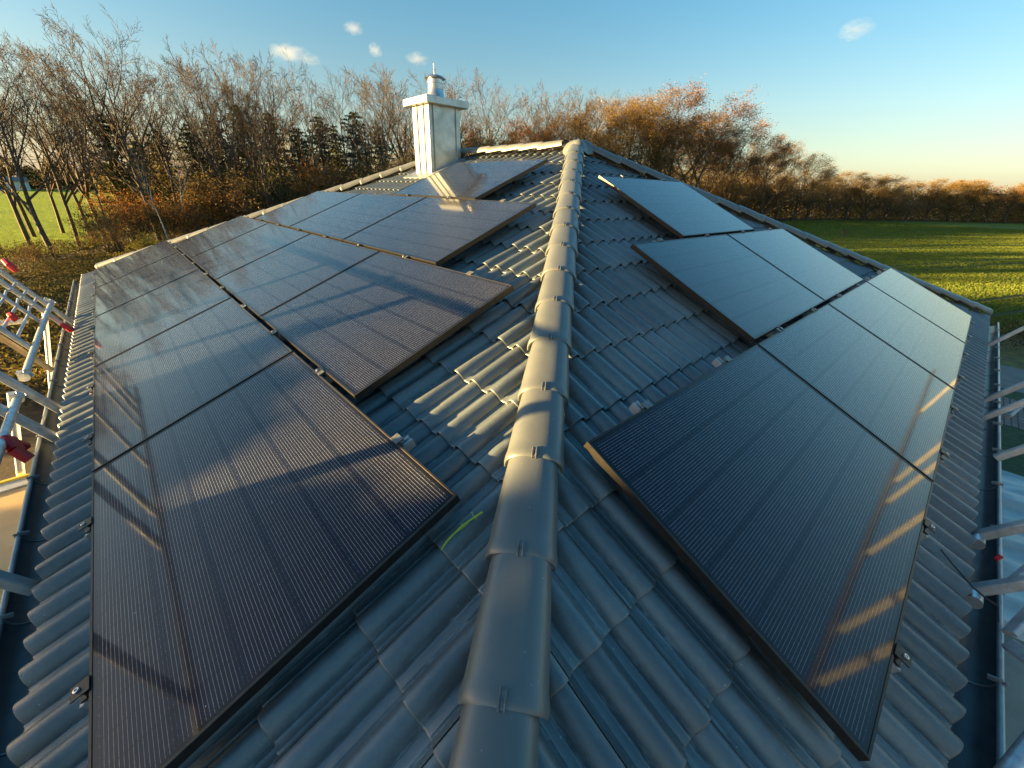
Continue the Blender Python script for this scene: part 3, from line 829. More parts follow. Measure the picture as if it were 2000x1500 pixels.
b = MB(); hp = [pl(4.2, .16, .06), pl(4.35, .20, .06), pl(4.5, .235, .06), pl(4.62, .235, .06), pl(4.68, .20, .06), pl(4.70, .16, .06)]; b.tube(hp, .011, 8); add_part(b, 'hook', MT['galv'], sc, True)
DZ = Z0 - 2.70
b = MB(); b.bar(np.array([-5.22, .985, DZ + .012]) - SO, np.array([-6.3, .93, DZ + .012]) - SO, .03, .03); add_part(b, 'edge_strip', MT['yellow'], sc)
b = MB(); b.bar(np.array([-5.22, .90, DZ - .01]) - SO, np.array([-6.3, .845, DZ - .01]) - SO, .12, .05); add_part(b, 'edge_frame', MT['alu'], sc)
b = MB()                                              # tan deck boards outside the gutter
for y0, y1 in ((.83, -.35), (-.36, -2.6)):
    b.box(np.array([-5.77, (y0 + y1) / 2, DZ - .01]) - SO, (1.06, y0 - y1, .02))
add_part(b, 'deck', MT['ply'], sc)
for y in (4.03, 1.03, -2.3):                           # standards down to the ground
    b = MB(); b.tube([pl(y, .2, .06), np.array([-6.0, y, 0.0]) - SO], .024, 12); add_part(b, 'leg', MT['galv'], sc, True)

sr = empty('scaffold', (0, -4.9, 0))
tag(sr, 'aluminium edge protection scaffold leaning out from the right gutter', 'scaffold')
SO2 = np.array([0, -4.9, 0])
def prr(x, h, o=0.0): return OR + np.array([x, 0, 0]) + DR * h - NR_ * o - SO2
for x, h0, h1, w_ in ((1.41, -.06, 1.5, .05), (0.89, -.06, 1.5, .05), (-.12, .03, 1.5, .05), (-1.18, -.06, 1.5, .06), (-1.70, -.06, 1.5, .055), (3.9, -.06, 1.5, .05)):
    b = MB(); b.bar(prr(x, h0), prr(x, h1), w_, .045, up=NR_, bevel=.006); add_part(b, 'post', MT['alu'], sr)
for x0, x1, h, r_ in ((6.3, -3.6, 1.46, .026), (6.3, -3.6, .62, .024)):
    b = MB(); b.tube([prr(x0, h, -.04), prr((x0 + x1) / 2, h, -.04), prr(x1, h, -.04)], r_, 14); add_part(b, 'tube', MT['galv'], sr, True)
for (xa, ha), (xb, hb), w_ in (((.93, .06), (1.42, .33), .05), ((-1.93, .03), (-1.2, .42), .05), ((-1.55, .04), (-1.0, .42), .04), ((-2.0, .03), (-2.6, .42), .055)):
    b = MB(); b.bar(prr(xa, ha, .07), prr(xb, hb, .07), w_, .025, up=NR_, bevel=.004); add_part(b, 'brace', MT['alu'], sr)
b = MB(); b.tube([prr(-2.66, .02, .05), prr(-2.1, .30, .05)], .024, 12); add_part(b, 'tube', MT['galv'], sr, True)
for x, h in ((-1.24, -.05), (-1.77, -.05), (1.44, .27)):
    b = MB(); b.tube([prr(x + .03, h, .0) , prr(x - .03, h, .0)], .033, 12); add_part(b, 'coupler', MT['galv'], sr, True)
b = MB(); b.bar(prr(-1.54, .06, -.04), prr(-1.52, .08, -.04), .022, .02, up=NR_, bevel=.008); add_part(b, 'claw', MT['red'], sr)
# loose black cable end lying over the right gutter
def on_right(px, py, off):
    d = pxray(px, py); C0 = CAM - np.array([0, 0, Z0]); t = (off - C0 @ nR) / (d @ nR); return CAM + t * d
b = MB()
b.tube([on_right(1837, 1073, -.115), on_right(1860, 1101, -.118), on_right(1878, 1122, -.118), on_right(1900, 1147, -.10), on_right(1925, 1168, -.06), on_right(1949, 1183, -.06), on_right(1950, 1215, -.10)], .0035, 6)
tag(b.build('cable', MT['cable'], None), 'thin black cable lying over the tiles and the right gutter', 'cable')

# ------------------------------------------------------------------ ground
def sheet(name, pts, z, mat, kind='structure', sub=None):
    me = make_mesh(name, [(x, y, z) for x, y in pts], [tuple(range(len(pts)))], mat)
    o = mobj(name, me); o['kind'] = kind
    return o
def field_mat(name, a, b_, c_, rowdir, tram=True):
    m, n, bs = new_mat(name)
    tc = N(n, 'ShaderNodeTexCoord')
    big = noise_node(n, 0.05, 5, 0.6, tc.outputs['Object']); mid = noise_node(n, 0.9, 6, 0.65, tc.outputs['Object'])
    mix = math_n(n, 'ADD', math_n(n, 'MULTIPLY', big.outputs[0], 0.6), math_n(n, 'MULTIPLY', mid.outputs[0], 0.4))
    rp = ramp(n, mix, [(0.35, a), (0.5, b_), (0.66, c_)])
    colr = rp.outputs[0]
    if tram:
        mp = N(n, 'ShaderNodeMapping'); n.links.new(tc.outputs['Object'], mp.inputs[0]); mp.inputs['Rotation'].default_value = (0, 0, rowdir)
        sp = N(n, 'ShaderNodeSeparateXYZ'); n.links.new(mp.outputs[0], sp.inputs[0])
        fr = math_n(n, 'FRACT', math_n(n, 'DIVIDE', sp.outputs[1], 9.0))
        t1 = math_n(n, 'LESS_THAN', math_n(n, 'ABSOLUTE', math_n(n, 'SUBTRACT', fr, 0.40)), 0.022)
        t2 = math_n(n, 'LESS_THAN', math_n(n, 'ABSOLUTE', math_n(n, 'SUBTRACT', fr, 0.60)), 0.022)
        colr = mixc(n, math_n(n, 'MULTIPLY', math_n(n, 'MAXIMUM', t1, t2), 0.75), colr, (0.045, 0.038, 0.020))
        dr = math_n(n, 'FRACT', math_n(n, 'DIVIDE', sp.outputs[1], 0.9))
        d1 = math_n(n, 'MULTIPLY', math_n(n, 'LESS_THAN', dr, 0.35), 0.28)
        colr = mixc(n, d1, colr, (0.06, 0.06, 0.02))
    n.links.new(colr, bs.inputs['Base Color']); bs.inputs['Roughness'].default_value = 0.9; bs.inputs['Specular IOR Level'].default_value = 0.1
    bump(n, bs, mid.outputs[0], 0.6, 0.25)
    return m
MT['soil'] = simple_mat('leaf_litter_soil', (0.026, 0.020, 0.012), (0.085, 0.060, 0.030), 1.3, 0.95, 0, 0.6, 9)
MT['field'] = field_mat('winter_wheat', (0.11, 0.15, 0.022), (0.145, 0.19, 0.028), (0.18, 0.215, 0.036), R(20))
MT['field2'] = field_mat('bright_winter_wheat', (0.16, 0.24, 0.012), (0.22, 0.30, 0.016), (0.28, 0.34, 0.024), R(60), False)
MT['asphalt'] = simple_mat('asphalt', (0.16, 0.148, 0.135), (0.22, 0.205, 0.19), 2.0, 0.9, 0, 0.2, 150)
MT['lawn'] = simple_mat('lawn', (0.018, 0.035, 0.010), (0.055, 0.085, 0.022), 6.0, 0.9, 0, 0.6, 30)
MT['verge'] = simple_mat('dry_verge', (0.08, 0.07, 0.02), (0.20, 0.16, 0.04), 3.0, 0.95, 0, 0.6, 20)
MT['sand'] = simple_mat('sandy_yard', (0.24, 0.21, 0.17), (0.34, 0.30, 0.25), 1.5, 0.95, 0, 0.3, 30)
def brick_paving():
    m, n, b_ = new_mat('brick_paving'); tc = N(n, 'ShaderNodeTexCoord')
    t = N(n, 'ShaderNodeTexBrick'); t.inputs['Scale'].default_value = 2.2; t.inputs['Mortar Size'].default_value = 0.03
    t.inputs['Color1'].default_value = (0.20, 0.12, 0.095, 1); t.inputs['Color2'].default_value = (0.26, 0.17, 0.14, 1); t.inputs['Mortar'].default_value = (0.06, 0.05, 0.045, 1)
    n.links.new(tc.outputs['Object'], t.inputs['Vector']); n.links.new(t.outputs[0], b_.inputs['Base Color']); b_.inputs['Roughness'].default_value = 0.85
    return m
MT['brick'] = brick_paving()
sheet('ground', [(-2500, -2500), (2500, -2500), (2500, 2500), (-2500, 2500)], 0.0, MT['soil'])
sheet('field', [(20.6, -80), (300, -80), (300, -40), (235, -25), (201, -9), (165, 13), (131, 27), (105, 31), (80, 35), (45, 38), (20, 38), (20.6, 9)], 0.02, MT['field'])
sheet('meadow', [(-400, 38), (-40, 38), (-13, 37), (-7.2, 37.5), (-4.5, 44), (-2, 90), (4, 160), (12, 258), (-400, 258)], 0.02, MT['field2'])
sheet('road', [(12.7, -40), (15.4, -40), (15.4, 8), (12.7, 8)], 0.024, MT['asphalt'])
sheet('verge', [(15.4, -40), (20.6, -40), (20.6, 9), (15.4, 9)], 0.012, MT['verge'])
sheet('paving', [(9.7, -40), (11.9, -40), (11.9, 3), (9.7, 3)], 0.024, MT['brick'])
sheet('lawn', [(11.9, -40), (12.7, -40), (12.7, 8), (11.9, 8)], 0.016, MT['lawn'])
sheet('lawn', [(7.0, -30), (9.7, -30), (9.7, 3), (7.0, 3)], 0.016, MT['lawn'])
sheet('yard', [(-9, -30), (7.0, -30), (7.0, -3.4), (-9, -3.4)], 0.010, MT['sand'])

def crop():
    rs = np.random.RandomState(21); n = 260000
    x = 20.8 + 125 * rs.uniform(0, 1, n) ** 1.6; lo = np.interp(x, [20, 40, 95, 146], [-13, -20, -26, -28]); hi = np.interp(x, [20, 34, 95, 146], [1, 6, 32, 20])
    y = lo + (hi - lo) * rs.uniform(0, 1, n)
    c_, s_ = math.cos(R(20)), math.sin(R(20)); v = x * s_ + y * c_; uu = x * c_ - y * s_
    v = np.round(v / .30) * .30 + rs.normal(0, .10, n); fr = np.abs((v / 9.0) % 1.0 - .5)
    ok = np.abs(fr - .10) > .022; v = v[ok]; uu = uu[ok]
    x = uu * c_ + v * s_; y = -uu * s_ + v * c_; n = len(x)
    h = rs.uniform(.06, .11, n); wd = rs.uniform(.018, .04, n) * (1 + (x - 20) * .02); a = rs.uniform(0, 6.28, n)
    dx, dy = np.cos(a) * wd, np.sin(a) * wd; lx, ly = rs.normal(0, .05, n), rs.normal(0, .05, n)
    V = np.stack([np.stack([x - dx, y - dy, np.full(n, .02)], -1), np.stack([x + dx, y + dy, np.full(n, .02)], -1), np.stack([x + dx * .4 + lx, y + dy * .4 + ly, h], -1), np.stack([x - dx * .4 + lx, y - dy * .4 + ly, h], -1)], 1).reshape(-1, 3)
    o = mobj('crop', make_mesh('crop', V, np.arange(n * 4).reshape(n, 4), MT['blade'])); o['kind'] = 'stuff'
    return tag(o, 'rows of young winter wheat in the right field', 'crop')
MT['blade'] = island_leaf_mat('wheat_blades', [(0.2, (0.10, 0.138, 0.020)), (0.5, (0.125, 0.162, 0.023)), (0.8, (0.155, 0.185, 0.030))], 0.6, 0.3)
crop()
# crumpled silver sheeting on the ground below the right gutter
def tarp():
    nx, ny = 70, 60; xs = np.linspace(2.2, 7.0, nx); ys = np.linspace(-9.5, -4.75, ny)
    V = []; 
    for i, x in enumerate(xs):
        for j, y in enumerate(ys):
            z = .06 + .045 * math.sin(4.1 * x + 1.3 * y) * math.sin(.8 * x) + .03 * math.sin(9 * x - 2.2 * y + 1.3 * math.sin(2.1 * y)) + .012 * math.sin(23 * x + 5 * y)
            e = min(i, nx - 1 - i, j, ny - 1 - j)
            V.append((x + .05 * math.sin(3 * y), y, max(.012, z if e > 0 else .012)))
    F = [(i * ny + j, (i + 1) * ny + j, (i + 1) * ny + j + 1, i * ny + j + 1) for i in range(nx - 1) for j in range(ny - 1)]
    return make_mesh('tarpaulin', V, F, MT['tarp'], True)
MT['tarp'] = simple_mat('silver_sheeting', (0.30, 0.33, 0.33), (0.48, 0.51, 0.50), 1.6, 0.38, 0.1, 0.12, 8)
tag(mobj('tarpaulin', tarp()), 'crumpled silver grey sheeting spread on the ground below the right gutter', 'tarpaulin')

# ------------------------------------------------------------------ vegetation
def tubes(P0, P1, R0, R1, k):
    P0 = np.asarray(P0); P1 = np.asarray(P1); d = P1 - P0; d /= np.linalg.norm(d, axis=1)[:, None] + 1e-9
    a = np.where(np.abs(d[:, 2:3]) < 0.9, np.array([[0, 0, 1.0]]), np.array([[1.0, 0, 0]]))
    x = np.cross(a, d); x /= np.linalg.norm(x, axis=1)[:, None]; y = np.cross(d, x)
    an = 2 * np.pi * np.arange(k) / k
    ring = x[:, None, :] * np.cos(an)[None, :, None] + y[:, None, :] * np.sin(an)[None, :, None]
    V = np.stack([P0[:, None, :] + ring * np.asarray(R0)[:, None, None], P1[:, None, :] + ring * np.asarray(R1)[:, None, None]], 1)
    n = len(P0); base = (np.arange(n) * 2 * k)[:, None]; j = np.arange(k)[None, :]; j2 = (j + 1) % k
    F = np.stack([base + j, base + j2, base + k + j2, base + k + j], -1).reshape(-1, 4)
    return V.reshape(-1, 3), F

class Tree:
    def __init__(s, seed): s.r = np.random.RandomState(seed); s.seg = {0: [], 1: []}; s.tips = []
    def grow(s, p, d, L, r0, r1, n, lvl, tropism, wob, spec):
        """spec: list of (count, start, angle, len ratio, ...) per level"""
        p = np.array(p, float); d = np.array(d, float) / np.linalg.norm(d)
        pts = [p.copy()]; ds = [d.copy()]
        for i in range(n):
            d = d + s.r.normal(0, wob, 3) + np.array([0, 0, tropism]); d /= np.linalg.norm(d)
            p = p + d * L / n; pts.append(p.copy()); ds.append(d.copy())
        rad = np.linspace(r0, r1, n + 1)
        for i in range(n): s.seg[0 if lvl <= 1 else 1].append((pts[i], pts[i + 1], rad[i], rad[i + 1]))
        if lvl >= len(spec):
            s.tips.append(p); return
        cnt, start, ang, ratio, nn, trop, wb = spec[lvl]
        cnt = max(1, int(round(cnt * s.r.uniform(.8, 1.2))))
        for c in range(cnt):
            t = start + (1 - start) * (c + s.r.uniform(0, 1)) / cnt
            f = t * n; i = min(int(f), n - 1); q = pts[i] + (pts[i + 1] - pts[i]) * (f - i)
            az = s.r.uniform(0, 2 * math.pi); dd = ds[i]
            a = np.cross(dd, [0.3, 0.1, 1.0]); a /= np.linalg.norm(a) + 1e-9; b_ = np.cross(dd, a)
            th = R(ang * s.r.uniform(.65, 1.3))
            nd = dd * math.cos(th) + (a * math.cos(az) + b_ * math.sin(az)) * math.sin(th)
            rr = max(rad[i] * (1 - (f - i)) + rad[i + 1] * (f - i), .008) * 0.66
            LL = L * ratio * s.r.uniform(.7, 1.25) * (1.15 - .55 * t)
            s.grow(q, nd, LL, max(rr, .010), max(rr * .35, .007), nn, lvl + 1, trop, wb, spec)

def bare_tree(seed, H, fork=False, lean=(0, 0), r=0.17, dense=1.0, spec=None):
    t = Tree(seed)
    if spec is None:
        spec = [(13 * dense, .26, 40, .46, 6, .10, .05), (6, .22, 34, .52, 4, .07, .07), (5, .2, 34, .55, 3, .05, .09), (2.5, .25, 34, .62, 2, .04, .10)]
    n = 3 if fork else 1
    if not fork:
        t.grow((0, 0, -.1), (lean[0], lean[1], 1), H * .93, r, .02, 11, 0, .03, .035, spec)
    else:
        t.grow((0, 0, -.1), (lean[0], lean[1], 1), H * .28, r * 1.15, r * .9, 4, 9, .02, .03, [])
        base = t.seg[0][-1] if t.seg[0] else t.seg[1][-1]
        t.seg[0] += t.seg[1]; t.seg[1] = []; t.tips = []
        for a in range(3):
            az = a * 2.1 + t.r.uniform(0, .6)
            sp = [(9 * dense, .15, 38, .44, 6, .09, .05)] + spec[1:]
            t.grow(base[1], (math.cos(az) * .36, math.sin(az) * .36, 1), H * .68 * t.r.uniform(.85, 1.05), r * .66, .016, 9, 0, .03, .06, sp)
    return t

def tree_meshes(name, t, mt_trunk, mt_twig):
    a = t.seg[0]; V, F = tubes([x[0] for x in a], [x[1] for x in a], [x[2] for x in a], [x[3] for x in a], 6)
    m1 = make_mesh('trunk', V, F, mt_trunk, True)
    b_ = t.seg[1]; V, F = tubes([x[0] for x in b_], [x[1] for x in b_], [x[2] for x in b_], [x[3] for x in b_], 3)
    m2 = make_mesh('branches', V, F, mt_twig)
    return m1, m2

def leaf_quads(P, size, rs, flat=0.0, asp=0.65):
    n = len(P); a = rs.normal(0, 1, (n, 3)); a /= np.linalg.norm(a, axis=1)[:, None]
    b_ = rs.normal(0, 1, (n, 3)); b_[:, 2] *= (1 - flat); b_ -= (b_ * a).sum(1)[:, None] * a; b_ /= np.linalg.norm(b_, axis=1)[:, None] + 1e-9
    sz = size * rs.uniform(.55, 1.35, n)[:, None]
    V = np.stack([P - a * sz * .5, P + b_ * sz * .5 * asp, P + a * sz * .5, P - b_ * sz * .5 * asp], 1).reshape(-1, 3)
    F = np.arange(n * 4).reshape(n, 4)
    return V, F

def tips_leaves(t, per, spread, size, mat, frac=1.0, seed=0):
    rs = np.random.RandomState(seed); T = np.array(t.tips)
    if frac < 1: T = T[rs.uniform(0, 1, len(T)) < frac]
    P = np.repeat(T, per, 0) + rs.normal(0, spread, (len(T) * per, 3))
    V, F = leaf_quads(P, size, rs)
    return make_mesh('foliage', V, F, mat)

BARE = []
for i in range(5):
    t = bare_tree(100 + i, 14.0, fork=(i % 2 == 1), r=.19 + .02 * (i % 3))
    BARE.append(tree_meshes('bare', t, MT['bark'], MT['twig']))
SLIM = []
for i in range(2):
    t = bare_tree(200 + i, 14.0, r=.11, spec=[(15, .45, 30, .30, 4, .12, .08), (6, .25, 32, .5, 3, .08, .10), (5, .2, 32, .55, 3, .05, .12), (3, .3, 32, .6, 2, .04, .13)])
    SLIM.append(tree_meshes('slim', t, MT['birch'] if i == 0 else MT['bark'], MT['twig']))
LEAFY = []
for i, (mt, fr, per, sp) in enumerate((('russet', 1.0, 5, .32), ('brown', 1.0, 6, .34), ('ochre', 1.0, 5, .32), ('brown', .85, 4, .28), ('russet', .8, 4, .28))):
    t = bare_tree(300 + i, 14.0, fork=(i % 2 == 0), r=.17, dense=1.0, spec=[(20, .07, 46, .42, 5, .09, .07), (7, .25, 38, .50, 4, .06, .09), (6, .2, 38, .55, 3, .04, .11), (4, .25, 36, .6, 2, .03, .12)])
    m1, m2 = tree_meshes('leafy', t, MT['bark'], MT['twig'])
    LEAFY.append((m1, m2, tips_leaves(t, per + 1, sp, .095, MT[mt], fr, 40 + i)))
def conifer_mesh(seed, H):
    rs = np.random.RandomState(seed); t = Tree(seed)
    t.seg[0] = []; P = []
    n = 12
    for i in range(n): t.seg[0].append((np.array([0, 0, H * i / n - .1]), np.array([0, 0, H * (i + 1) / n - .1]), .16 * (1 - i / n) + .012, .16 * (1 - (i + 1) / n) + .012))
    z = H * .10
    while z < H * .98:
        f = 1 - z / H; L = (.27 * H * f ** .6) * rs.uniform(.65, 1.15) + .12
        for a in np.arange(rs.uniform(0, 1), 2 * math.pi + .0, 2 * math.pi / rs.randint(4, 8)):
            a += rs.uniform(-.25, .25); LL = L * rs.uniform(.35, 1.35)
            p0 = np.array([0, 0, z]); p1 = p0 + np.array([math.cos(a) * LL, math.sin(a) * LL, LL * rs.uniform(-.28, .10)])
            t.seg[1].append((p0, p1, .03 * f + .006, .005))
            m = int(26 * LL) + 8
            q = rs.uniform(.15, 1.02, m)[:, None]
            wv = (.20 * LL + .05) * (1.1 - q)
            P.append(p0 + (p1 - p0) * q + rs.normal(0, 1, (m, 3)) * np.concatenate([wv, wv, wv * .45], 1) - np.array([0, 0, .05]) * q)
        z += H * .027 * rs.uniform(.8, 1.3)
    P = np.concatenate(P); V, F = leaf_quads(P, .26, rs, .2, .32)
    m1, m2 = tree_meshes('conifer', t, MT['bark'], MT['bark'])
    return m1, m2, make_mesh('foliage', V, F, MT['conifer'])
CON = [conifer_mesh(500 + i, 9.0) for i in range(3)]
def shrub_mesh(seed, mt, H=3.0, n=5200, size=.075):
    rs = np.random.RandomState(seed); t = Tree(seed)
    spec = [(5, .25, 34, .55, 4, .05, .12), (5, .2, 36, .55, 3, .04, .14), (3, .2, 36, .6, 2, .02, .14)]
    for k in range(8):
        a = rs.uniform(0, 6.28); t.grow((rs.normal(0, .25), rs.normal(0, .25), -.05), (math.cos(a) * .45, math.sin(a) * .45, 1), H * rs.uniform(.65, 1.0), .03, .008, 5, 0, .02, .10, spec)
    m1, m2 = tree_meshes('shrub', t, MT['twig'], MT['twig'])
    T = np.array(t.tips); T = T[rs.randint(0, len(T), n)] + rs.normal(0, .17, (n, 3)); T[:, 2] = np.abs(T[:, 2])
    V, F = leaf_quads(T, size, rs)
    return m1, m2, make_mesh('foliage', V, F, MT[mt])
SHR = {k: [shrub_mesh(600 + 10 * j + i, k) for i in range(2)] for j, k in enumerate(('olive', 'russet', 'brown'))}
SHR['yellow_leaf'] = [shrub_mesh(690, 'yellow_leaf', 2.0, 3600, .07)]

EDGE = [(-14, 44), (-10.5, 41.5), (5, 40.5), (30, 40), (62, 36.5), (88, 35), (110, 31), (133, 26.5), (165, 12.5), (201, -10), (240, -30), (300, -48)]
def az_of(px, py=375):
    d = pxray(px, py); return math.atan2(d[1], d[0])
def edge_dist(az):
    d = np.array([math.cos(az), math.sin(az)]); c = CAM[:2]
    best = None
    for a, b_ in zip(EDGE[:-1], EDGE[1:]):
        a = np.array(a, float); e = np.array(b_, float) - a
        A = np.array([[d[0], -e[0]], [d[1], -e[1]]])
        if abs(np.linalg.det(A)) < 1e-9: continue
        t, s_ = np.linalg.solve(A, a - c)
        if t > 0 and -1e-6 <= s_ <= 1 + 1e-6: best = t if best is None else min(best, t)
    return best if best else 45.0
def spot(px, extra=0.0):
    az = az_of(px); D = edge_dist(az) + extra
    return np.array([CAM[0] + D * math.cos(az), CAM[1] + D * math.sin(az), 0.0]), D
def height_to(px, py, D):
    d = pxray(px, py); el = math.atan2(d[2], math.hypot(d[0], d[1])); return CAM[2] + D * math.tan(el)
PARTN = {2: ('trunk', 'branches'), 3: ('trunk', 'branches', 'foliage')}
def mesh_top(meshes):
    t = 0
    for m in meshes:
        co = np.zeros(len(m.vertices) * 3, np.float32); m.vertices.foreach_get('co', co); t = max(t, float(np.percentile(co[2::3], 99.6)))
    return t
TOPS = {}
def plant(name, meshes, pos, scale, rot, label, cat, group=None, widen=1.0, nominal=14.0):
    k = id(meshes)
    if k not in TOPS: TOPS[k] = mesh_top(meshes)
    scale = scale * nominal / TOPS[k]
    o = empty(name, tuple(pos)); o.rotation_euler = (0, 0, rot); o.scale = (scale * widen, scale * widen, scale)
    for m, nm in zip(meshes, PARTN[len(meshes)]): mobj(nm, m, o)
    return tag(o, label, cat, group)
ORDN = lambda k: ['first', 'second', 'third', 'fourth', 'fifth', 'sixth', 'seventh', 'eighth', 'ninth', 'tenth', 'eleventh', 'twelfth', 'thirteenth', 'fourteenth',
    'fifteenth', 'sixteenth', 'seventeenth', 'eighteenth', 'nineteenth', 'twentieth', 'twenty-first', 'twenty-second', 'twenty-third', 'twenty-fourth', 'twenty-fifth',
    'twenty-sixth', 'twenty-seventh', 'twenty-eighth', 'twenty-ninth', 'thirtieth', 'thirty-first', 'thirty-second', 'thirty-third', 'thirty-fourth', 'thirty-fifth', 'thirty-sixth'][k]

# bare trees along the edge of the wood, left to right: (px, py of the top, extra distance)
bares = [(-60, 80, -3), (12, 74, 0), (52, 92, -6), (112, 88, -2), (172, 108, 2), (228, 72, 1), (280, 52, -2), (338, 112, 2), (408, 118, 1), (450, 88, -2), (505, 120, 3),
    (560, 104, 0), (618, 138, 2), (690, 132, 1), (748, 122, -1), (812, 146, 3), (880, 135, 2), (955, 138, 0), (1012, 176, 4), (1060, 158, 3), (1120, 182, 5), (1180, 176, 6), (1245, 178, 7)]
for i, (px, py, ex) in enumerate(bares):
    p, D = spot(px, ex); H = height_to(px, py, D)
    plant('bare_tree', BARE[(i * 3 + 1) % 5], p, H / 14.0, i * 1.37, f'tall leafless tree against the sky, {ORDN(i)} from the left along the edge of the wood', 'tree', 'leafless trees along the edge of the wood')
bares2 = [(28, 150, 9), (90, 140, 12), (142, 150, 9), (200, 128, 12), (252, 118, 9), (312, 130, 11), (375, 150, 9), (430, 140, 12), (476, 130, 9), (532, 140, 11), (588, 150, 8), (655, 165, 11), (722, 160, 9), (782, 170, 12), (842, 160, 9), (918, 172, 10), (985, 180, 8), (1035, 190, 11), (1090, 195, 9), (1150, 200, 12)]
for i, (px, py, ex) in enumerate(bares2):
    p, D = spot(px, ex); H = height_to(px, py, D)
    plant('bare_tree', BARE[(i * 2 + 3) % 5], p, H / 14.0, i * 2.71 + 1, f'lower leafless tree inside the wood behind the front row, {ORDN(i)} from the left', 'tree', 'leafless trees inside the wood')
for i, (px, py, ex) in enumerate(((186, 200, -7), (300, 265, -9), (338, 255, -4), (516, 170, -5))):
    p, D = spot(px, ex); H = height_to(px, py, D)
    plant('slim_tree', SLIM[0 if i in (1,) else 1] if i != 2 else SLIM[0], p, H / 14.0, i * 2.1, ['thin young tree with a dark slanting stem in front of the bright field', 'pale barked slim tree standing just behind the lower end of the left hip', 'second pale barked slim tree just behind the lowest panels', 'slender grey tree in front of the conifers left of the chimney'][i], 'tree')
cons = [(246, 235, 1), (292, 285, 4), (338, 262, 7), (398, 250, 5), (448, 238, 8), (498, 212, 6), (552, 228, 9), (600, 258, 5), (640, 232, 8), (668, 250, 10), (708, 226, 6), (752, 250, 9), (885, 262, 6), (1000, 262, 9)]
for i, (px, py, ex) in enumerate(cons):
    p, D = spot(px, ex); H = height_to(px, py, D)
    plant('conifer', CON[i % 3], p, (H + .3) / 9.0, i * 1.1, f'dark green conifer between the leafless trees, {ORDN(i)} from the left', 'tree', 'conifers behind the leafless trees', widen=1.1, nominal=9.0)
leaf = [(940, 265, 3, 3), (985, 240, 5, 0), (1040, 245, 1, 4), (1085, 225, 4, 3), (1135, 205, 2, 1), (1180, 195, 0, 2), (1225, 182, 2, 1), (1268, 178, 0, 3), (1306, 182, 1, 0), (1345, 215, -1, 2), (1382, 228, 0, 0), (1420, 252, -1, 1),
    (1458, 270, 1, 0), (1496, 268, -2, 3), (1530, 282, 2, 3), (1562, 300, 0, 1), (1592, 322, 0, 1), (1630, 340, 0, 3), (1668, 336, 2, 2), (1706, 340, 0, 1), (1745, 352, 0, 3), (1790, 352, 1, 1), (1832, 350, 0, 2), (1875, 352, 1, 1), (1915, 350, 0, 2), (1955, 362, 0, 0), (1992, 352, 1, 2), (2040, 352, 0, 1)]
for i, (px, py, ex, k) in enumerate(leaf):
    p, D = spot(px, ex); H = height_to(px, py, D)
    wd = 1.6 if px < 1600 else 2.1
    plant('autumn_tree', LEAFY[k], p, H / 14.0, i * 1.7, f'{["rust red", "brown", "ochre", "thin brown", "thin rust red"][k]} autumn tree behind the right slope, {ORDN(i)} from the left of its row', 'tree', 'autumn trees behind the right slope and the field', widen=wd)
shr = [(10, 490, -12, 'brown'), (128, 450, -6, 'brown'), (170, 400, -4, 'olive'), (205, 420, -7, 'brown'), (240, 370, -3, 'russet'), (262, 452, -10, 'yellow_leaf'), (300, 390, -5, 'olive'), (345, 370, -4, 'brown'), (375, 340, -2, 'olive'),
    (412, 360, -4, 'russet'), (455, 330, -2, 'brown'), (490, 350, -3, 'brown'), (530, 320, -2, 'olive'), (575, 330, -3, 'olive'), (615, 320, -2, 'brown'), (660, 315, -2, 'russet'), (705, 310, -2, 'olive'), (760, 300, -2, 'brown'), (925, 275, -1, 'olive'), (970, 262, 0, 'brown')]
for i, (px, py, ex, k) in enumerate(shr):
    p, D = spot(px, ex); H = max(1.6, height_to(px, py, D))
    m = SHR[k][i % len(SHR[k])]
    plant('shrub', m, p, H / 3.0, i * 2.3, f'{dict(olive="olive green", russet="rusty red", brown="brown", yellow_leaf="bright yellow green")[k]} shrub at the foot of the wood, {ORDN(i)} from the left', 'shrub', 'shrubs at the foot of the wood', widen=1.15, nominal=3.0)

# undergrowth and deeper wood that read as one mass
def mass(name, pts, n, h0, h1, depth, size, mat, seed, dense_low=1.0):
    rs = np.random.RandomState(seed); pts = np.array(pts, float)
    seg = np.linalg.norm(np.diff(pts, axis=0), axis=1); cum = np.concatenate([[0], np.cumsum(seg)])
    u = rs.uniform(0, cum[-1], n); i = np.clip(np.searchsorted(cum, u) - 1, 0, len(seg) - 1); f = (u - cum[i]) / seg[i]
    base = pts[i] + (pts[i + 1] - pts[i]) * f[:, None]
    d = (pts[i + 1] - pts[i]) / seg[i][:, None]; nrm = np.stack([-d[:, 1], d[:, 0]], -1)
    dep = rs.uniform(0, depth, n)
    top = h0 + (h1 - h0) * (.5 + .28 * np.sin(u * .43 + 1) + .22 * np.sin(u * 1.13 + 2.1)) * rs.uniform(.75, 1.1, n)
    z = top * rs.uniform(0, 1, n) ** dense_low
    P = np.stack([base[:, 0] + nrm[:, 0] * dep, base[:, 1] + nrm[:, 1] * dep, z + .1], -1)
    V, F = leaf_quads(P, size, rs, .1, .34)
    o = mobj(name, make_mesh(name, V, F, mat)); o['kind'] = 'stuff'
    return o
tag(mass('woodland', [(-5, 43), (5, 42), (30, 41.5), (62, 38), (90, 36.5)], 170000, 3.0, 7.6, 11, .19, MT['wood_mass'], 1), 'brown undergrowth filling the wood between the trunks', 'woodland')
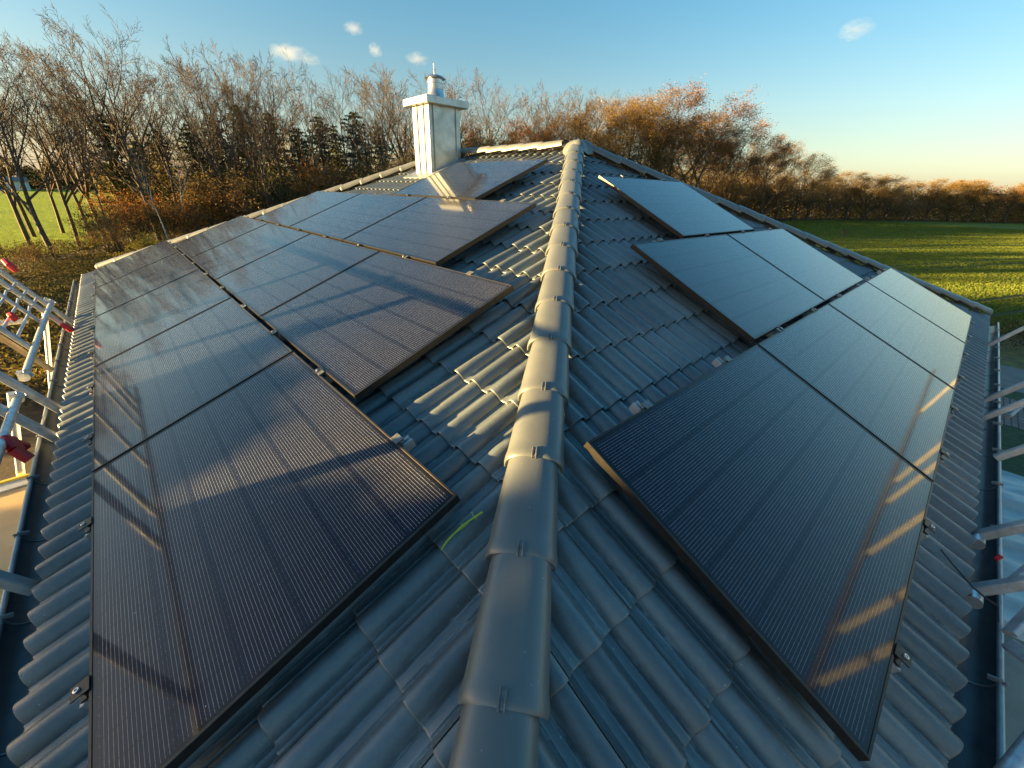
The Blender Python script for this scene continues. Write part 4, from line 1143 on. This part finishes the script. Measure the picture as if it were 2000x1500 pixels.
tag(mass('woodland', [(88, 36), (110, 32), (133, 27.5), (165, 13.5), (201, -9), (240, -29), (300, -47)], 170000, 5.5, 10.8, 12, .50, MT['far_mass'], 2, 1.0), 'brown wood along the far side of the right field', 'woodland')
tag(mass('woodland', [(-1, 56), (14, 57), (36, 56)], 60000, 6.0, 10.5, 6, .26, MT['wood_mass'], 9, 1.1), 'deeper brown wood closing the gaps behind the leafless trees', 'woodland')
tag(mass('woodland', [(34, 47), (62, 44), (92, 42), (118, 36)], 60000, 7.0, 12.0, 6, .42, MT['wood_mass'], 8), 'deeper brown wood closing the gaps behind the autumn trees', 'woodland')
tag(mass('woodland', [(-90, 262), (-34, 268), (-20, 266), (20, 262)], 16000, 6, 12, 10, 1.6, MT['olive'], 3), 'dark wood far off behind the bright green field', 'woodland')
tag(mass('undergrowth', [(-9, 30.5), (-4, 34), (6, 36), (25, 37)], 30000, .25, 1.1, 6, .14, MT['olive'], 4, .8), 'low brambles and fallen leaves below the trees', 'undergrowth')
tag(mass('undergrowth', [(-5.7, 8.6), (-4.6, 13), (-1, 22), (3, 33)], 80000, .15, .9, 8.5, .13, MT['olive'], 5, .8), 'dark brambles on the bank beside the left scaffold', 'undergrowth')
tag(mass('hedge', [(17.4, 9), (17.5, -5), (17.4, -16)], 26000, .45, .85, 2.6, .10, MT['hedge'], 6, .9), 'low brown hedge between the road and the right field', 'hedge')
# trees carrying the row on past the left edge, shadowing the right field
for i, (x, y, H, k) in enumerate(((-15.5, 40.5, 12, 3), (-21, 42, 14, 1), (-25, 40, 13.5, 0), (-31, 42, 14, 1), (-36, 40, 13, 2), (-40.5, 41, 14.5, 1), (-46, 39, 13, 0))):
    plant('autumn_tree', LEAFY[k], np.array([x, y, 0]), H / 14.0, i * 2.2, f'brown tree of the row that runs on past the left edge, {ORDN(i)} beyond it', 'tree', 'brown trees past the left edge', widen=1.15)
SDIR = np.array([math.cos(R(SUN_AZ)), math.sin(R(SUN_AZ))]); SPER = np.array([SDIR[1], -SDIR[0]])
def shade_hedge():  # added out-of-view hedge, its top shaped to shade the near roof
    rs = np.random.RandomState(77); n = 60000
    pp = rs.uniform(-9.5, -2.15, n); dd = 16.5 + rs.normal(0, .42, n)
    top = 5.27 - .16 * np.clip((pp + 4.2) / .8, 0, 1) + .16 * np.sin(pp * 2.3) + .10 * np.sin(pp * 6.1 + 1) + .07 * np.sin(pp * 13)
    z = top * (1 - rs.uniform(0, 1, n) ** 1.6)
    q = SPER[None, :] * pp[:, None] + SDIR[None, :] * dd[:, None]
    o0 = SPER * -5.8 + SDIR * 16.5
    V, F = leaf_quads(np.stack([q[:, 0] - o0[0], q[:, 1] - o0[1], z], -1), .15, rs)
    root = empty('shade_hedge', (o0[0], o0[1], 0)); mobj('foliage', make_mesh('foliage', V, F, MT['brown']), root)
    b = MB()
    for k in range(14):
        p_ = -9.3 + k * .54; c = SPER * p_ + SDIR * 16.5 - o0
        b.tube([(c[0], c[1], -.05), (c[0] + rs.normal(0, .1), c[1] + rs.normal(0, .1), 2.2), (c[0] + rs.normal(0, .2), c[1] + rs.normal(0, .2), 4.6)], [.05, .04, .015], 6)
    b.build('stems', MT['bark'], root, True)
    tag(root, 'unseen hedge added left of the house to shade the near roof corner', 'hedge')
shade_hedge()
# white far building
fb = empty('farm_building', (-34.5, 240, 0))
b = MB(); b.box((0, 0, 1.5), (22, 9, 3.0)); b.build('wall', simple_mat('white_wall', (.6, .6, .6), (.7, .7, .7), .5), fb)
b = MB(); b.add([(-11.5, -5.2, 3.0), (11.5, -5.2, 3.0), (11.5, 5.2, 3.0), (-11.5, 5.2, 3.0), (-11.5, 0, 4.4), (11.5, 0, 4.4)], [(0, 1, 5, 4), (2, 3, 4, 5), (0, 4, 3), (1, 2, 5)]); b.build('roof', simple_mat('far_roof', (.10, .10, .11), (.14, .14, .15), .5), fb)
tag(fb, 'long white building far off beyond the bright green field at the left edge', 'building')
# lone sapling in the right field
p = np.array([56.5, 7.1, 0])
plant('sapling', SLIM[1], p, 1.9 / 14, 0, 'small golden sapling standing alone in the right field', 'tree', widen=2.2)

# ------------------------------------------------------------------ small clouds
def cloud_mat():
    m = bpy.data.materials.new('cloud_vapour'); m.use_nodes = True; n = m.node_tree; n.nodes.clear()
    tc = N(n, 'ShaderNodeTexCoord'); oi = N(n, 'ShaderNodeObjectInfo')
    L = N(n, 'ShaderNodeVectorMath', operation='LENGTH'); n.links.new(tc.outputs['Object'], L.inputs[0])
    ad = N(n, 'ShaderNodeVectorMath', operation='ADD'); cb = N(n, 'ShaderNodeCombineXYZ')
    n.links.new(math_n(n, 'MULTIPLY', oi.outputs['Random'], 37.0), cb.inputs[0]); n.links.new(tc.outputs['Object'], ad.inputs[0]); n.links.new(cb.outputs[0], ad.inputs[1])
    t = noise_node(n, 1.7, 4, 0.6, ad.outputs[0])
    f = math_n(n, 'SUBTRACT', math_n(n, 'MULTIPLY_ADD', t.outputs[0], 1.9, 0.0), math_n(n, 'MULTIPLY', L.outputs['Value'], 1.0))
    f = math_n(n, 'MAXIMUM', f, 0.0)
    v = N(n, 'ShaderNodeVolumePrincipled'); v.inputs['Color'].default_value = (1, 1, 1, 1); v.inputs['Anisotropy'].default_value = 0.3
    n.links.new(math_n(n, 'MULTIPLY', f, 0.0065), v.inputs['Density'])
    o = N(n, 'ShaderNodeOutputMaterial'); n.links.new(v.outputs[0], o.inputs['Volume'])
    return m
MT['cloud'] = cloud_mat()
def cloud(px, py, wpx, hpx, seed, label):
    D = 3000.0; d = pxray(px, py); c = CAM + d * D; k = D / (FPX / (d @ _f))
    b_ = MB(); b_.lathe((0, 0, 0), [(math.sin(a) + .001, -math.cos(a)) for a in np.linspace(0.0, math.pi, 13)], 20)
    ob = b_.build('cloud', MT['cloud'], None, True)
    X, Y, Z = _r2 * wpx * k * .62, _f * hpx * k, _u2 * hpx * k * .62
    ob.matrix_world = Matrix(((X[0], Y[0], Z[0], c[0]), (X[1], Y[1], Z[1], c[1]), (X[2], Y[2], Z[2], c[2]), (0, 0, 0, 1)))
    tag(ob, label, 'cloud', 'small clouds')
cloud(562, 103, 70, 22, 1, 'small white cloud behind the tree tops left of the chimney')
cloud(606, 116, 36, 14, 2, 'small white cloud just right of the cloud behind the tree tops')
cloud(733, 98, 24, 16, 3, 'tiny white cloud high between the tree tops and the chimney')
cloud(815, 115, 40, 16, 4, 'faint white cloud right above the chimney cowl')
cloud(690, 55, 34, 16, 5, 'very faint cloud high in the blue left of the chimney')
cloud(1672, 58, 60, 24, 6, 'lone small cloud at the upper right of the sky')
